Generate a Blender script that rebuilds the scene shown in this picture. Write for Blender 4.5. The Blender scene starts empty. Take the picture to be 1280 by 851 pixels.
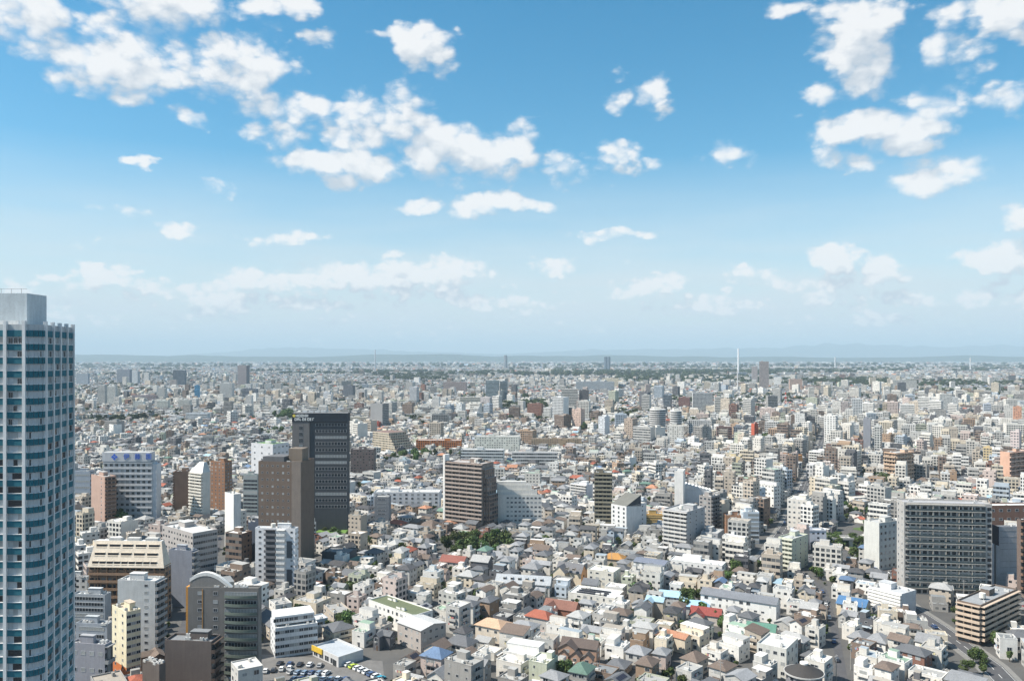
import bpy, math, random
import numpy as np
from mathutils import Vector
R = math.radians
rnd = random.Random(11)
rng = np.random.default_rng(11)
scene = bpy.context.scene
COL = scene.collection

# ------------------------------------------------------------------ camera
HC = 125.0                      # eye height: upper floor of a tall tower
F, CX, HY = 1000.0, 640.0, 447.0   # focal length, centre column and horizon row of the 1280 px wide frame
cam = bpy.data.cameras.new('camera')
cam.sensor_width = 36.0
cam.lens = 36.0 * F / 1280.0
cam.shift_y = 21.5 / 1280.0
cam.clip_start = 1.0
cam.clip_end = 120000.0
cam_ob = bpy.data.objects.new('camera', cam)
cam_ob.location = (0, 0, HC)
cam_ob.rotation_euler = (R(90), 0, 0)
COL.objects.link(cam_ob)
scene.camera = cam_ob

# ------------------------------------------------------------------ exposure and render settings
vs = scene.view_settings
vs.view_transform = 'Standard'
vs.look = 'None'
vs.gamma = 1.0
vs.use_curve_mapping = False
vs.exposure = 0.71
cy = scene.cycles
cy.max_bounces = 5
cy.diffuse_bounces = 3
cy.glossy_bounces = 2
cy.transparent_max_bounces = 4
cy.volume_bounces = 0
cy.caustics_reflective = False
cy.caustics_refractive = False
cy.use_denoising = True
cy.use_adaptive_sampling = True
cy.adaptive_threshold = 0.015

# ------------------------------------------------------------------ sun
SUN_AZ = R(-101)                 # measured from +Y towards +X: high sun from the left, a little behind
SUN_EL = R(51)
sd = Vector((math.sin(SUN_AZ) * math.cos(SUN_EL), math.cos(SUN_AZ) * math.cos(SUN_EL), math.sin(SUN_EL)))
sun = bpy.data.lights.new('sun', 'SUN')
sun.energy = 5.0
sun.angle = R(0.6)
sun.color = (1.0, 0.935, 0.83)
sun_ob = bpy.data.objects.new('sun', sun)
sun_ob.rotation_euler = (-sd).to_track_quat('-Z', 'Y').to_euler()
sun_ob.location = (-200, 100, 400)
COL.objects.link(sun_ob)

# ------------------------------------------------------------------ sky and clouds (all by direction, so they hold from anywhere)
# clouds: azimuth / elevation taken from the photograph, (x, y, half width, half height, strength)
CLOUDS = [
 (55,35,105,38,1.1),(135,75,75,42,1.1),(195,100,48,26,1),(215,18,85,36,1.1),(280,72,75,40,1.15),(322,92,32,24,1),(0,15,60,25,1),
 (180,118,42,16,.8),(350,6,40,14,.9),(405,48,24,11,.8),(243,148,18,12,.8),(370,140,60,20,1.05),(345,170,45,16,.75),(432,165,45,24,.85),
 (490,150,52,40,1.05),(540,182,62,32,1.1),(605,196,62,30,1.05),(640,183,34,24,1.05),(410,208,66,21,1.3),(705,215,30,15,.8),(620,257,54,14,1.25),
 (527,253,21,9,1.1),(530,62,38,24,1.05),(498,50,15,11,.7),(815,118,25,20,.95),(770,128,24,12,.75),(768,92,14,10,.65),(905,195,42,19,.95),
 (770,195,30,16,.7),(825,200,12,8,.65),(222,280,26,9,.9),(275,235,22,9,.7),(170,206,11,6,.65),(365,300,50,7,.75),(150,260,32,5,.5),
 (1070,40,48,55,1.15),(1088,92,42,36,1.1),(1032,120,26,14,.9),(1082,160,48,27,1.25),(1130,168,58,20,.95),(1070,198,42,18,1.05),(1190,220,66,27,1.05),
 (1185,85,44,40,.72),(1165,130,44,26,.72),(1265,130,42,22,1),(1265,15,32,28,1),(1215,4,38,15,.9),(1265,275,24,15,.85),(985,8,22,12,.7),(760,292,45,5,.55),
 (700,330,27,13,1.2),(803,357,38,12,1.15),(815,386,15,7,.9),(850,373,10,5,.8),(945,343,27,11,.95),(975,350,34,9,.85),(1050,328,27,16,1.25),
 (1100,333,28,17,1.25),(1070,348,58,11,.8),(1256,320,44,20,1.1),(1220,370,18,8,1),(1013,378,18,7,.95),(930,383,14,6,.8),(1105,397,30,8,.75),
 (580,378,26,13,1.15),(606,386,12,5,.9),(135,347,48,13,1.05),(190,352,32,9,.85),(258,358,44,9,.8),(335,352,48,13,.95),(380,350,26,9,.9),
 (270,377,34,9,.75),(388,367,28,8,.8),(497,340,85,18,1.15),(562,339,38,22,1.2),(430,353,42,11,.9),(520,366,28,11,.75),(490,312,17,6,.8),(35,355,26,8,.9),
]
def azel(px, py):
    u = (px - CX) / F
    return math.atan(u), (HY - py) / F / math.sqrt(1 + u * u)

def build_world():
    w = bpy.data.worlds.new('World')
    scene.world = w
    w.use_nodes = True
    nt = w.node_tree
    nt.nodes.clear()
    # group: direction -> cloud density
    g = bpy.data.node_groups.new('cloud_density', 'ShaderNodeTree')
    g.interface.new_socket('Dir', in_out='INPUT', socket_type='NodeSocketVector')
    g.interface.new_socket('Density', in_out='OUTPUT', socket_type='NodeSocketFloat')
    N, L = g.nodes, g.links
    gi = N.new('NodeGroupInput'); go = N.new('NodeGroupOutput')
    def m(op, a, b=None, c=None, clamp=False):
        n = N.new('ShaderNodeMath'); n.operation = op; n.use_clamp = clamp
        for i, v in enumerate((a, b, c)):
            if v is None: continue
            if isinstance(v, (int, float)): n.inputs[i].default_value = v
            else: L.new(v, n.inputs[i])
        return n.outputs[0]
    def vm(op, a, b=None, c=None, out=0):
        n = N.new('ShaderNodeVectorMath'); n.operation = op
        for i, v in enumerate((a, b, c)):
            if v is None: continue
            if isinstance(v, (tuple, list)): n.inputs[i].default_value = v
            else: L.new(v, n.inputs[i])
        return n.outputs[out]
    sp = N.new('ShaderNodeSeparateXYZ'); L.new(gi.outputs[0], sp.inputs[0])
    az = m('ARCTAN2', sp.outputs[0], sp.outputs[1])
    hl = m('SQRT', m('ADD', m('MULTIPLY', sp.outputs[0], sp.outputs[0]), m('ADD', m('MULTIPLY', sp.outputs[1], sp.outputs[1]), 1e-5)))
    el = m('DIVIDE', sp.outputs[2], hl)
    cb = N.new('ShaderNodeCombineXYZ'); L.new(az, cb.inputs[0]); L.new(el, cb.inputs[1])
    p = cb.outputs[0]
    def noise(vec, scale, detail, rough, dist=0.0):
        n = N.new('ShaderNodeTexNoise'); n.noise_dimensions = '3D'
        n.inputs['Scale'].default_value = scale; n.inputs['Detail'].default_value = detail
        n.inputs['Roughness'].default_value = rough; n.inputs['Distortion'].default_value = dist
        L.new(vec, n.inputs['Vector'])
        return n
    nz = noise(vm('MULTIPLY', p, (1, 1.7, 1)), 13.0, 5.0, .55)
    warp = vm('MULTIPLY', vm('SUBTRACT', nz.outputs['Color'], (.5, .5, .5)), (.085, .050, 0))
    q = vm('ADD', p, warp)
    # the named clouds, warped
    acc = None
    for (x, y, rx, ry, a) in CLOUDS:
        A, E = azel(x, y)
        k = 1.0 / (1 + ((x - CX) / F) ** 2)
        sx, sy = 1 / (rx / F * k * 1.27), 1 / (ry / F * math.sqrt(k) * 1.27)
        d = vm('MULTIPLY_ADD', q, (sx, sy, 0), (-A * sx, -E * sy, 0))
        dot = vm('DOT_PRODUCT', d, d, out=1)
        b = m('MULTIPLY_ADD', dot, -a * .9, a * .9)
        acc = b if acc is None else m('SMOOTH_MAX', acc, b, .25)
    # the rest of the sky dome, outside the photograph
    free = noise(vm('MULTIPLY', q, (1, 2.2, 1)), 5.0, 3.0, .5)
    out = m('MULTIPLY_ADD', m('ABSOLUTE', az), 1.0, -.66)
    side = m('MULTIPLY', m('GREATER_THAN', m('MAXIMUM', out, m('SUBTRACT', el, .47)), 0.0), m('GREATER_THAN', el, 0.02))
    other = m('MULTIPLY', m('MULTIPLY_ADD', free.outputs[0], 6.0, -3.2), side)
    acc = m('MAXIMUM', acc, m('SUBTRACT', other, m('MULTIPLY', m('SUBTRACT', 1.0, side), 5.0)))
    # small broken cumulus far away, low over the horizon
    low = noise(vm('MULTIPLY', p, (9, 26, 1)), 1.0, 3.0, .55)
    band = m('MULTIPLY', m('SUBTRACT', 1.0, m('ABSOLUTE', m('MULTIPLY_ADD', el, 20.0, -1.35)), clamp=True), .8)
    lowd = m('ADD', m('MULTIPLY_ADD', low.outputs[0], 4.6, -2.15), m('MULTIPLY_ADD', band, 1.6, -1.28))
    acc = m('MAXIMUM', acc, lowd)
    # ragged edge
    fine = noise(vm('MULTIPLY', p, (1, 1.4, 1)), 34.0, 7.0, .60)
    big = noise(vm('MULTIPLY', p, (1, 1.5, .8)), 10.0, 6.0, .54, .5)
    acc = m('ADD', acc, m('MULTIPLY_ADD', big.outputs[0], 2.6, -1.36))
    bump = noise(vm('MULTIPLY', p, (1, 1.25, 1)), 62.0, 4.0, .55)
    near0 = m('SUBTRACT', 1.0, m('MULTIPLY', el, 5.0), clamp=True)
    acc = m('ADD', acc, m('MULTIPLY', m('MULTIPLY_ADD', bump.outputs[0], 3.0, -1.25), near0))
    # rounded billows: distance to scattered points, at two sizes
    wq = vm('ADD', p, vm('MULTIPLY', vm('SUBTRACT', fine.outputs['Color'], (.5, .5, .5)), (.03, .022, .0)))
    def billow(vec, scale):
        n = N.new('ShaderNodeTexVoronoi'); n.voronoi_dimensions = '2D'; n.feature = 'F1'; n.inputs['Scale'].default_value = scale
        L.new(vec, n.inputs['Vector']); return n.outputs['Distance']
    sq = vm('MULTIPLY', wq, (1, 1.3, 1))
    acc = m('ADD', acc, m('MULTIPLY_ADD', billow(sq, 24.0), -.85, .36))
    acc = m('ADD', acc, m('MULTIPLY_ADD', billow(sq, 58.0), -.55, .22))
    acc = m('ADD', acc, m('MULTIPLY', m('MULTIPLY_ADD', billow(sq, 85.0), -1.2, .50), near0))
    dens = m('ADD', acc, m('MULTIPLY_ADD', fine.outputs[0], .8, -.38))
    L.new(dens, go.inputs[0])

    N, L = nt.nodes, nt.links
    tc = N.new('ShaderNodeTexCoord')
    sky = N.new('ShaderNodeTexSky')
    sky.sky_type = 'NISHITA'; sky.sun_disc = False
    sky.sun_elevation = SUN_EL; sky.sun_rotation = SUN_AZ
    sky.altitude = 100; sky.air_density = 1.0; sky.dust_density = .5; sky.ozone_density = 2.0
    hs = N.new('ShaderNodeHueSaturation'); hs.inputs['Hue'].default_value = .481; hs.inputs['Saturation'].default_value = SKY_SAT; hs.inputs['Value'].default_value = SKY_VAL
    L.new(sky.outputs[0], hs.inputs['Color'])
    def grp(vec):
        n = N.new('ShaderNodeGroup'); n.node_tree = g
        L.new(vec, n.inputs[0])
        return n.outputs[0]
    d0 = grp(tc.outputs['Generated'])
    off = N.new('ShaderNodeVectorMath'); off.operation = 'ADD'
    off.inputs[1].default_value = (-.012, 0, .026)
    L.new(tc.outputs['Generated'], off.inputs[0])
    d1 = grp(off.outputs[0])
    al = N.new('ShaderNodeMapRange'); al.interpolation_type = 'SMOOTHSTEP'
    al.inputs['From Min'].default_value = -.16; al.inputs['From Max'].default_value = .84
    L.new(d0, al.inputs[0])
    tn = N.new('ShaderNodeTexNoise'); tn.inputs['Scale'].default_value = 14.0; tn.inputs['Detail'].default_value = 3.0; L.new(tc.outputs['Generated'], tn.inputs['Vector'])
    vn_big = tn.outputs[0]
    df = m('SUBTRACT', d0, d1)
    lit = m('MULTIPLY_ADD', df, 1.0, m('MULTIPLY_ADD', vn_big, .9, .0), clamp=True)
    mixc = N.new('ShaderNodeMix'); mixc.data_type = 'RGBA'
    mixc.inputs['A'].default_value = (4.1, 4.5, 4.95, 1)
    mixc.inputs['B'].default_value = (6.6, 6.55, 6.5, 1)
    L.new(lit, mixc.inputs['Factor'])
    mx = N.new('ShaderNodeMix'); mx.data_type = 'RGBA'
    # thin whitish veil low over the horizon, with its own streaks
    sx = N.new('ShaderNodeSeparateXYZ'); L.new(tc.outputs['Generated'], sx.inputs[0])
    vn = N.new('ShaderNodeTexNoise'); vn.inputs['Scale'].default_value = 5.0; vn.inputs['Detail'].default_value = 4.0
    vmul = N.new('ShaderNodeVectorMath'); vmul.operation = 'MULTIPLY'; vmul.inputs[1].default_value = (1, 1, 7)
    L.new(tc.outputs['Generated'], vmul.inputs[0]); L.new(vmul.outputs[0], vn.inputs['Vector'])
    veil = m('MULTIPLY', m('SUBTRACT', 1.0, m('DIVIDE', m('ABSOLUTE', sx.outputs[2]), .24), clamp=True), m('MULTIPLY_ADD', vn.outputs[0], .75, .30))
    veil = m('MULTIPLY', veil, 1.75, clamp=True)
    vx = N.new('ShaderNodeMix'); vx.data_type = 'RGBA'; vx.inputs['B'].default_value = (5.0, 5.5, 5.75, 1)
    L.new(veil, vx.inputs['Factor']); L.new(hs.outputs[0], vx.inputs['A'])
    L.new(m('MULTIPLY', m('POWER', al.outputs[0], 1.35), .93), mx.inputs['Factor'])
    L.new(vx.outputs['Result'], mx.inputs['A']); L.new(mixc.outputs['Result'], mx.inputs['B'])
    bg = N.new('ShaderNodeBackground'); bg.inputs['Strength'].default_value = .093
    L.new(mx.outputs['Result'], bg.inputs['Color'])
    wo = N.new('ShaderNodeOutputWorld'); L.new(bg.outputs[0], wo.inputs['Surface'])
    w.cycles.sampling_method = 'MANUAL'; w.cycles.sample_map_resolution = 512
HAZE = 5.2e-5
SKY_SAT, SKY_VAL = 1.40, 1.03
build_world()

# ------------------------------------------------------------------ materials
def new_mat(name):
    m = bpy.data.materials.new(name); m.use_nodes = True
    nt = m.node_tree; b = nt.nodes['Principled BSDF']
    return m, nt, b

class NB:
    """small helper to wire shader nodes"""
    def __init__(s, nt): s.N, s.L = nt.nodes, nt.links
    def math(s, op, a, b=None, c=None, clamp=False):
        n = s.N.new('ShaderNodeMath'); n.operation = op; n.use_clamp = clamp
        for i, v in enumerate((a, b, c)):
            if v is None: continue
            if isinstance(v, (int, float)): n.inputs[i].default_value = v
            else: s.L.new(v, n.inputs[i])
        return n.outputs[0]
    def noise(s, vec, scale, detail=2.0, rough=.5, dim='3D'):
        n = s.N.new('ShaderNodeTexNoise'); n.noise_dimensions = dim
        n.inputs['Scale'].default_value = scale; n.inputs['Detail'].default_value = detail; n.inputs['Roughness'].default_value = rough
        if vec is not None: s.L.new(vec, n.inputs['Vector'])
        return n.outputs[0]
    def mix(s, f, a, b):
        n = s.N.new('ShaderNodeMix'); n.data_type = 'RGBA'
        for k, v in (('Factor', f), ('A', a), ('B', b)):
            if isinstance(v, tuple): n.inputs[k].default_value = v
            elif isinstance(v, (int, float)): n.inputs[k].default_value = v
            else: s.L.new(v, n.inputs[k])
        return n.outputs['Result']
    def attr(s, name, out='Fac'):
        n = s.N.new('ShaderNodeAttribute'); n.attribute_name = name
        return n.outputs[out]
    def scalecol(s, col, f):
        n = s.N.new('ShaderNodeVectorMath'); n.operation = 'SCALE'
        s.L.new(col, n.inputs[0]); s.L.new(f, n.inputs['Scale'])
        return n.outputs[0]

def building_material():
    """Walls and roofs. Face attributes: Col = the paint or tile colour, kind = what is set into the wall:
    0 bare, 1 single windows, 2 apartment window walls, 3 strip windows, 4 roof tiles or sheet. UVs are metres."""
    m, nt, b = new_mat('building_surface')
    s = NB(nt); L = nt.links
    col = s.attr('Col', 'Color'); kind = s.attr('kind')
    geo = s.N.new('ShaderNodeNewGeometry')
    uv = s.N.new('ShaderNodeUVMap'); uv.uv_map = 'UVMap'
    sp = s.N.new('ShaderNodeSeparateXYZ'); L.new(uv.outputs[0], sp.inputs[0])
    u, v = sp.outputs[0], sp.outputs[1]
    def iskind(k): return s.math('COMPARE', kind, float(k), .3)
    def cell(cu, cv):
        a = s.math('DIVIDE', u, cu); c = s.math('DIVIDE', v, cv)
        fa, fc = s.math('FRACT', a), s.math('FRACT', c)
        cb = s.N.new('ShaderNodeCombineXYZ')
        L.new(s.math('FLOOR', a), cb.inputs[0]); L.new(s.math('FLOOR', c), cb.inputs[1])
        wn = s.N.new('ShaderNodeTexWhiteNoise'); wn.noise_dimensions = '2D'; L.new(cb.outputs[0], wn.inputs['Vector'])
        return fa, fc, wn.outputs['Value']
    def inside(x, c, w): return s.math('COMPARE', x, c, w)
    fa, fc, r1 = cell(3.1, 2.95)
    w1 = s.math('MULTIPLY', s.math('MULTIPLY', inside(fa, .5, .24), inside(fc, .53, .2)), s.math('GREATER_THAN', r1, .22))
    fa2, fc2, r2 = cell(2.9, 2.95)
    w2 = s.math('MULTIPLY', inside(fa2, .5, .35), inside(fc2, .47, .31))
    fa3, fc3, r3 = cell(2.4, 3.6)
    w3 = s.math('MULTIPLY', inside(fa3, .5, .46), inside(fc3, .55, .25))
    mask = s.math('MAXIMUM', s.math('MAXIMUM', s.math('MULTIPLY', w1, iskind(1)), s.math('MULTIPLY', w2, iskind(2))), s.math('MULTIPLY', w3, iskind(3)))
    rr = s.math('ADD', s.math('MULTIPLY', r1, iskind(1)), s.math('ADD', s.math('MULTIPLY', r2, iskind(2)), s.math('MULTIPLY', r3, iskind(3))))
    # weathering: broad blotches plus streaks down the walls
    n1 = s.noise(geo.outputs['Position'], .22, 3.0, .6)
    st = s.N.new('ShaderNodeVectorMath'); st.operation = 'MULTIPLY'; st.inputs[1].default_value = (1.3, 1.3, .12)
    L.new(geo.outputs['Position'], st.inputs[0])
    n2 = s.noise(st.outputs[0], 1.0, 2.0, .5)
    f = s.math('ADD', s.math('MULTIPLY', n1, .36), s.math('MULTIPLY', n2, .30))
    f = s.math('ADD', f, .62)
    n3 = s.noise(geo.outputs['Position'], 2.2, 2.0, .6)
    f = s.math('ADD', f, s.math('MULTIPLY', s.math('SUBTRACT', n3, .5), s.math('MULTIPLY_ADD', iskind(4), .5, .28)))
    base = s.scalecol(col, f)
    curtain = s.math('MULTIPLY', s.math('GREATER_THAN', rr, .72), s.math('MULTIPLY_ADD', rr, 1.2, -.75))
    glass = s.mix(curtain, (.022, .028, .036, 1), (.42, .42, .40, 1))
    fin = s.mix(mask, base, glass)
    L.new(fin, b.inputs['Base Color'])
    L.new(s.math('MULTIPLY_ADD', mask, -.62, .8), b.inputs['Roughness'])
    b.inputs['Specular IOR Level'].default_value = .35
    return m

def simple_mat(name, col, rough=.7, spec=.4, metal=0.0, var=.25, scale=.5):
    m, nt, b = new_mat(name); s = NB(nt)
    geo = s.N.new('ShaderNodeNewGeometry')
    n = s.noise(geo.outputs['Position'], scale, 3.0, .6)
    f = s.math('MULTIPLY_ADD', n, var * 2, 1 - var)
    rgb = s.N.new('ShaderNodeRGB'); rgb.outputs[0].default_value = (*col, 1)
    nt.links.new(s.scalecol(rgb.outputs[0], f), b.inputs['Base Color'])
    b.inputs['Roughness'].default_value = rough; b.inputs['Specular IOR Level'].default_value = spec; b.inputs['Metallic'].default_value = metal
    return m

def attr_mat(name, rough, spec=.4, var=.2, scale=.6):
    m, nt, b = new_mat(name); s = NB(nt)
    geo = s.N.new('ShaderNodeNewGeometry')
    n = s.noise(geo.outputs['Position'], scale, 3.0, .6)
    nt.links.new(s.scalecol(s.attr('Col', 'Color'), s.math('MULTIPLY_ADD', n, var * 2, 1 - var)), b.inputs['Base Color'])
    b.inputs['Roughness'].default_value = rough; b.inputs['Specular IOR Level'].default_value = spec
    return m

def object_colour_mat(name, rough, spec):
    m, nt, b = new_mat(name); s = NB(nt)
    oi = s.N.new('ShaderNodeObjectInfo')
    nt.links.new(oi.outputs['Color'], b.inputs['Base Color'])
    b.inputs['Roughness'].default_value = rough; b.inputs['Specular IOR Level'].default_value = spec
    return m

def glass_mat():
    """window glass over dark rooms, some with pale blinds: varies from window to window"""
    m, nt, b = new_mat('window_glass'); s = NB(nt)
    oi = s.N.new('ShaderNodeObjectInfo')
    k = s.math('MULTIPLY_ADD', s.math('GREATER_THAN', oi.outputs['Random'], .7), .9, 0.0)
    nt.links.new(s.mix(s.math('MULTIPLY', k, oi.outputs['Random']), (.02, .026, .034, 1), (.40, .41, .40, 1)), b.inputs['Base Color'])
    b.inputs['Roughness'].default_value = .12; b.inputs['Specular IOR Level'].default_value = .6
    return m

MAT = building_material()
GLASS = glass_mat()
FRAME = simple_mat('window_frame_aluminium', (.45, .46, .47), .5)
CARPAINT = object_colour_mat('car_paint', .25, .6)
CARGLASS = simple_mat('car_glass', (.02, .025, .03), .08, .7, var=.1)
RUBBER = simple_mat('tyre_rubber', (.02, .02, .02), .9)
METAL = simple_mat('grey_steel', (.38, .39, .40), .5, var=.15)
CONC = simple_mat('pole_concrete', (.33, .32, .30), .9)
LEAF = attr_mat('leaves', .65, .25, .35, .35)
_s = NB(LEAF.node_tree); _b = LEAF.node_tree.nodes['Principled BSDF']; _src = _b.inputs['Base Color'].links[0].from_socket
_oi = _s.N.new('ShaderNodeObjectInfo'); _h = _s.N.new('ShaderNodeHueSaturation')      # every tree its own green
_s.L.new(_s.math('MULTIPLY_ADD', _oi.outputs['Random'], .06, .465), _h.inputs['Hue']); _s.L.new(_s.math('MULTIPLY_ADD', _oi.outputs['Random'], .7, .65), _h.inputs['Value'])
_s.L.new(_src, _h.inputs['Color']); _s.L.new(_h.outputs[0], _b.inputs['Base Color'])
BARK = simple_mat('bark', (.09, .065, .045), .95)
WHITEPAINT = simple_mat('white_marking_paint', (.62, .62, .60), .7)
ASPHALT = simple_mat('asphalt', (.075, .075, .08), .9, var=.3, scale=.25)
PAVING = simple_mat('pavement_concrete', (.19, .185, .175), .9, var=.25, scale=.3)

def ground_material():
    m, nt, b = new_mat('city_ground'); s = NB(nt)
    geo = s.N.new('ShaderNodeNewGeometry')
    n = s.noise(geo.outputs['Position'], .06, 5.0, .65)
    c = s.mix(n, (.045, .046, .05, 1), (.13, .125, .115, 1))
    # far out, green belts of fields and parks between the suburbs
    n2 = s.noise(geo.outputs['Position'], .0011, 4.0, .6)
    g = s.math('MULTIPLY_ADD', n2, 9.0, -5.2, clamp=True)
    c = s.mix(s.math('MULTIPLY', g, .5), c, (.05, .075, .035, 1))
    nt.links.new(c, b.inputs['Base Color']); b.inputs['Roughness'].default_value = .95
    return m

# ------------------------------------------------------------------ mesh output
def make_mesh(name, verts, loops, starts, cols=None, kinds=None, uvs=None, mats=(MAT,), mat_idx=None, smooth=False):
    me = bpy.data.meshes.new(name)
    verts = np.asarray(verts, np.float32); loops = np.asarray(loops, np.int32); starts = np.asarray(starts, np.int32)
    me.vertices.add(len(verts)); me.vertices.foreach_set('co', verts.ravel())
    me.loops.add(len(loops)); me.loops.foreach_set('vertex_index', loops)
    me.polygons.add(len(starts)); me.polygons.foreach_set('loop_start', starts)
    if smooth: me.polygons.foreach_set('use_smooth', np.ones(len(starts), bool))
    else: me.polygons.foreach_set('use_smooth', np.zeros(len(starts), bool))
    for mm in mats: me.materials.append(mm)
    if mat_idx is not None: me.polygons.foreach_set('material_index', np.asarray(mat_idx, np.int32))
    me.update(calc_edges=True)
    if cols is not None:
        a = me.attributes.new('Col', 'FLOAT_COLOR', 'FACE')
        c = np.ones((len(starts), 4), np.float32); c[:, :3] = cols
        a.data.foreach_set('color', c.ravel())
    if kinds is not None:
        a = me.attributes.new('kind', 'FLOAT', 'FACE'); a.data.foreach_set('value', np.asarray(kinds, np.float32))
    if uvs is not None:
        a = me.uv_layers.new(name='UVMap'); a.uv.foreach_set('vector', np.asarray(uvs, np.float32).ravel())
    return me

def link(name, me, parent=None, loc=None, rz=None):
    o = bpy.data.objects.new(name, me); COL.objects.link(o)
    if parent is not None: o.parent = parent
    if loc is not None: o.location = loc
    if rz is not None: o.rotation_euler = (0, 0, rz)
    return o

def tag(o, label=None, cat=None, group=None, kind=None):
    if label: o['label'] = label
    if cat: o['category'] = cat
    if group: o['group'] = group
    if kind: o['kind'] = kind
    return o

class MB:
    """collects faces with colour, kind and metre UVs into ONE mesh"""
    def __init__(s): s.v, s.l, s.st, s.c, s.k, s.uv, s.mi = [], [], [], [], [], [], []
    def face(s, pts, col=(.5, .5, .5), kind=0, uv=None, mi=0):
        n = len(s.v); s.st.append(len(s.l)); s.v.extend(pts); s.l.extend(range(n, n + len(pts)))
        s.c.append(col); s.k.append(kind); s.mi.append(mi)
        s.uv.extend(uv if uv is not None else [(0, 0)] * len(pts))
    def box(s, x0, y0, z0, x1, y1, z1, col, kx=0, ky=0, top=None, mi=0, bottom=True):
        """kx: kind of the faces that look along x, ky: of those that look along y"""
        p = [(x0, y0, z0), (x1, y0, z0), (x1, y1, z0), (x0, y1, z0), (x0, y0, z1), (x1, y0, z1), (x1, y1, z1), (x0, y1, z1)]
        def w(a, b, kind, L):
            s.face([p[a], p[b], p[b + 4], p[a + 4]], col, kind, [(0, z0), (L, z0), (L, z1), (0, z1)], mi)
        w(0, 1, ky, x1 - x0); w(1, 2, kx, y1 - y0); w(2, 3, ky, x1 - x0); w(3, 0, kx, y1 - y0)
        s.face([p[4], p[5], p[6], p[7]], top or col, 0, None, mi)
        if bottom: s.face([p[3], p[2], p[1], p[0]], col, 0, None, mi)
    def prism(s, poly, z0, z1, col, kind=0, top=None, kinds=None, mi=0):
        """poly anticlockwise seen from above"""
        n = len(poly); u = 0.0
        for i in range(n):
            a, b = poly[i], poly[(i + 1) % n]; L = math.hypot(b[0] - a[0], b[1] - a[1])
            s.face([(a[0], a[1], z0), (b[0], b[1], z0), (b[0], b[1], z1), (a[0], a[1], z1)], col, kinds[i] if kinds else kind, [(u, z0), (u + L, z0), (u + L, z1), (u, z1)], mi)
            u += L
        s.face([(x, y, z1) for x, y in poly], top or col, 0, None, mi)
    def tube(s, a, b, ra, rb, col=(.3, .3, .3), n=7, mi=0):
        a, b = Vector(a), Vector(b); d = (b - a).normalized()
        q = d.orthogonal().normalized(); w = d.cross(q)
        A = [a + (q * math.cos(t) + w * math.sin(t)) * ra for t in [2 * math.pi * i / n for i in range(n)]]
        B = [b + (q * math.cos(t) + w * math.sin(t)) * rb for t in [2 * math.pi * i / n for i in range(n)]]
        for i in range(n):
            j = (i + 1) % n
            s.face([tuple(A[i]), tuple(A[j]), tuple(B[j]), tuple(B[i])], col, 0, None, mi)
        s.face([tuple(x) for x in B], col, 0, None, mi)
    def cyl(s, x, y, z0, z1, r, col, n=12, top=None, kind=0):
        s.prism([(x + r * math.cos(2 * math.pi * i / n), y + r * math.sin(2 * math.pi * i / n)) for i in range(n)], z0, z1, col, kind, top)
    def mesh(s, name, mats=(MAT,), smooth=False):
        return make_mesh(name, s.v, s.l, s.st, s.c, s.k, s.uv, mats, s.mi, smooth)
    def build(s, name, parent=None, loc=None, rz=None, mats=(MAT,), smooth=False):
        return link(name, s.mesh(name, mats, smooth), parent, loc, rz)

# ------------------------------------------------------------------ where things stand
def ground_at(px, py, z=0.0):
    """the ground point seen at a place in the photograph"""
    D = F * (HC - z) / (py - HY)
    return Vector(((px - CX) * D / F, D, z))
def at(px, D): return ((px - CX) * D / F, D)
def screen(x, y, z): return CX + F * x / y, HY + F * (HC - z) / y

# occupancy raster of the near city, one metre cells
GX0, GY0, GW, GH = -900, 200, 1900, 1300
OCC = np.zeros((GH, GW), bool)
def rect_pts(cx, cy, w, d, rz, step=1.0):
    nx, ny = max(2, int(w / step) + 1), max(2, int(d / step) + 1)
    X, Y = np.meshgrid(np.linspace(-w / 2, w / 2, nx), np.linspace(-d / 2, d / 2, ny))
    c, s = math.cos(rz), math.sin(rz)
    return (cx + X * c - Y * s).ravel(), (cy + X * s + Y * c).ravel()
def occ_idx(x, y):
    i = (np.asarray(y) - GY0).astype(int); j = (np.asarray(x) - GX0).astype(int)
    ok = (i >= 0) & (i < GH) & (j >= 0) & (j < GW)
    return i[ok], j[ok]
def occ_mark(cx, cy, w, d, rz, pad=0.0):
    x, y = rect_pts(cx, cy, w + 2 * pad, d + 2 * pad, rz, .7)
    i, j = occ_idx(x, y); OCC[i, j] = True
def occ_free(cx, cy, w, d, rz):
    x, y = rect_pts(cx, cy, w, d, rz, 1.5)
    i, j = occ_idx(x, y)
    return not OCC[i, j].any()
def occ_line(pts, width):
    for a, b in zip(pts, pts[1:]):
        L = math.hypot(b[0] - a[0], b[1] - a[1])
        occ_mark((a[0] + b[0]) / 2, (a[1] + b[1]) / 2, L + width * .6, width, math.atan2(b[1] - a[1], b[0] - a[0]))

# ------------------------------------------------------------------ colours (real base colours)
WHITE, OFFW, PALE, LGREY, GREY, DGREY, CHAR = (.75, .735, .70), (.68, .65, .59), (.565, .55, .52), (.46, .45, .43), (.29, .29, .29), (.13, .13, .135), (.055, .058, .065)
BROWN, DBROWN, TAN, BEIGE, CREAM, PINKB = (.19, .115, .08), (.095, .068, .056), (.42, .29, .19), (.53, .44, .34), (.68, .57, .40), (.45, .31, .25)
ORANGE, BRICK, OLIVE, OCHRE, PINK = (.50, .20, .07), (.26, .10, .065), (.20, .175, .13), (.58, .40, .17), (.56, .40, .36)
BLUEG, SKYB, GREENR, REDR = (.30, .34, .39), (.20, .40, .62), (.12, .22, .15), (.42, .09, .06)
CROOF, WROOF = (.42, .42, .41), (.62, .62, .60)

REFS = []            # (x, y, phrase) of the buildings other labels refer to
PENDING = []         # things whose labels are worked out at the end

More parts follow.
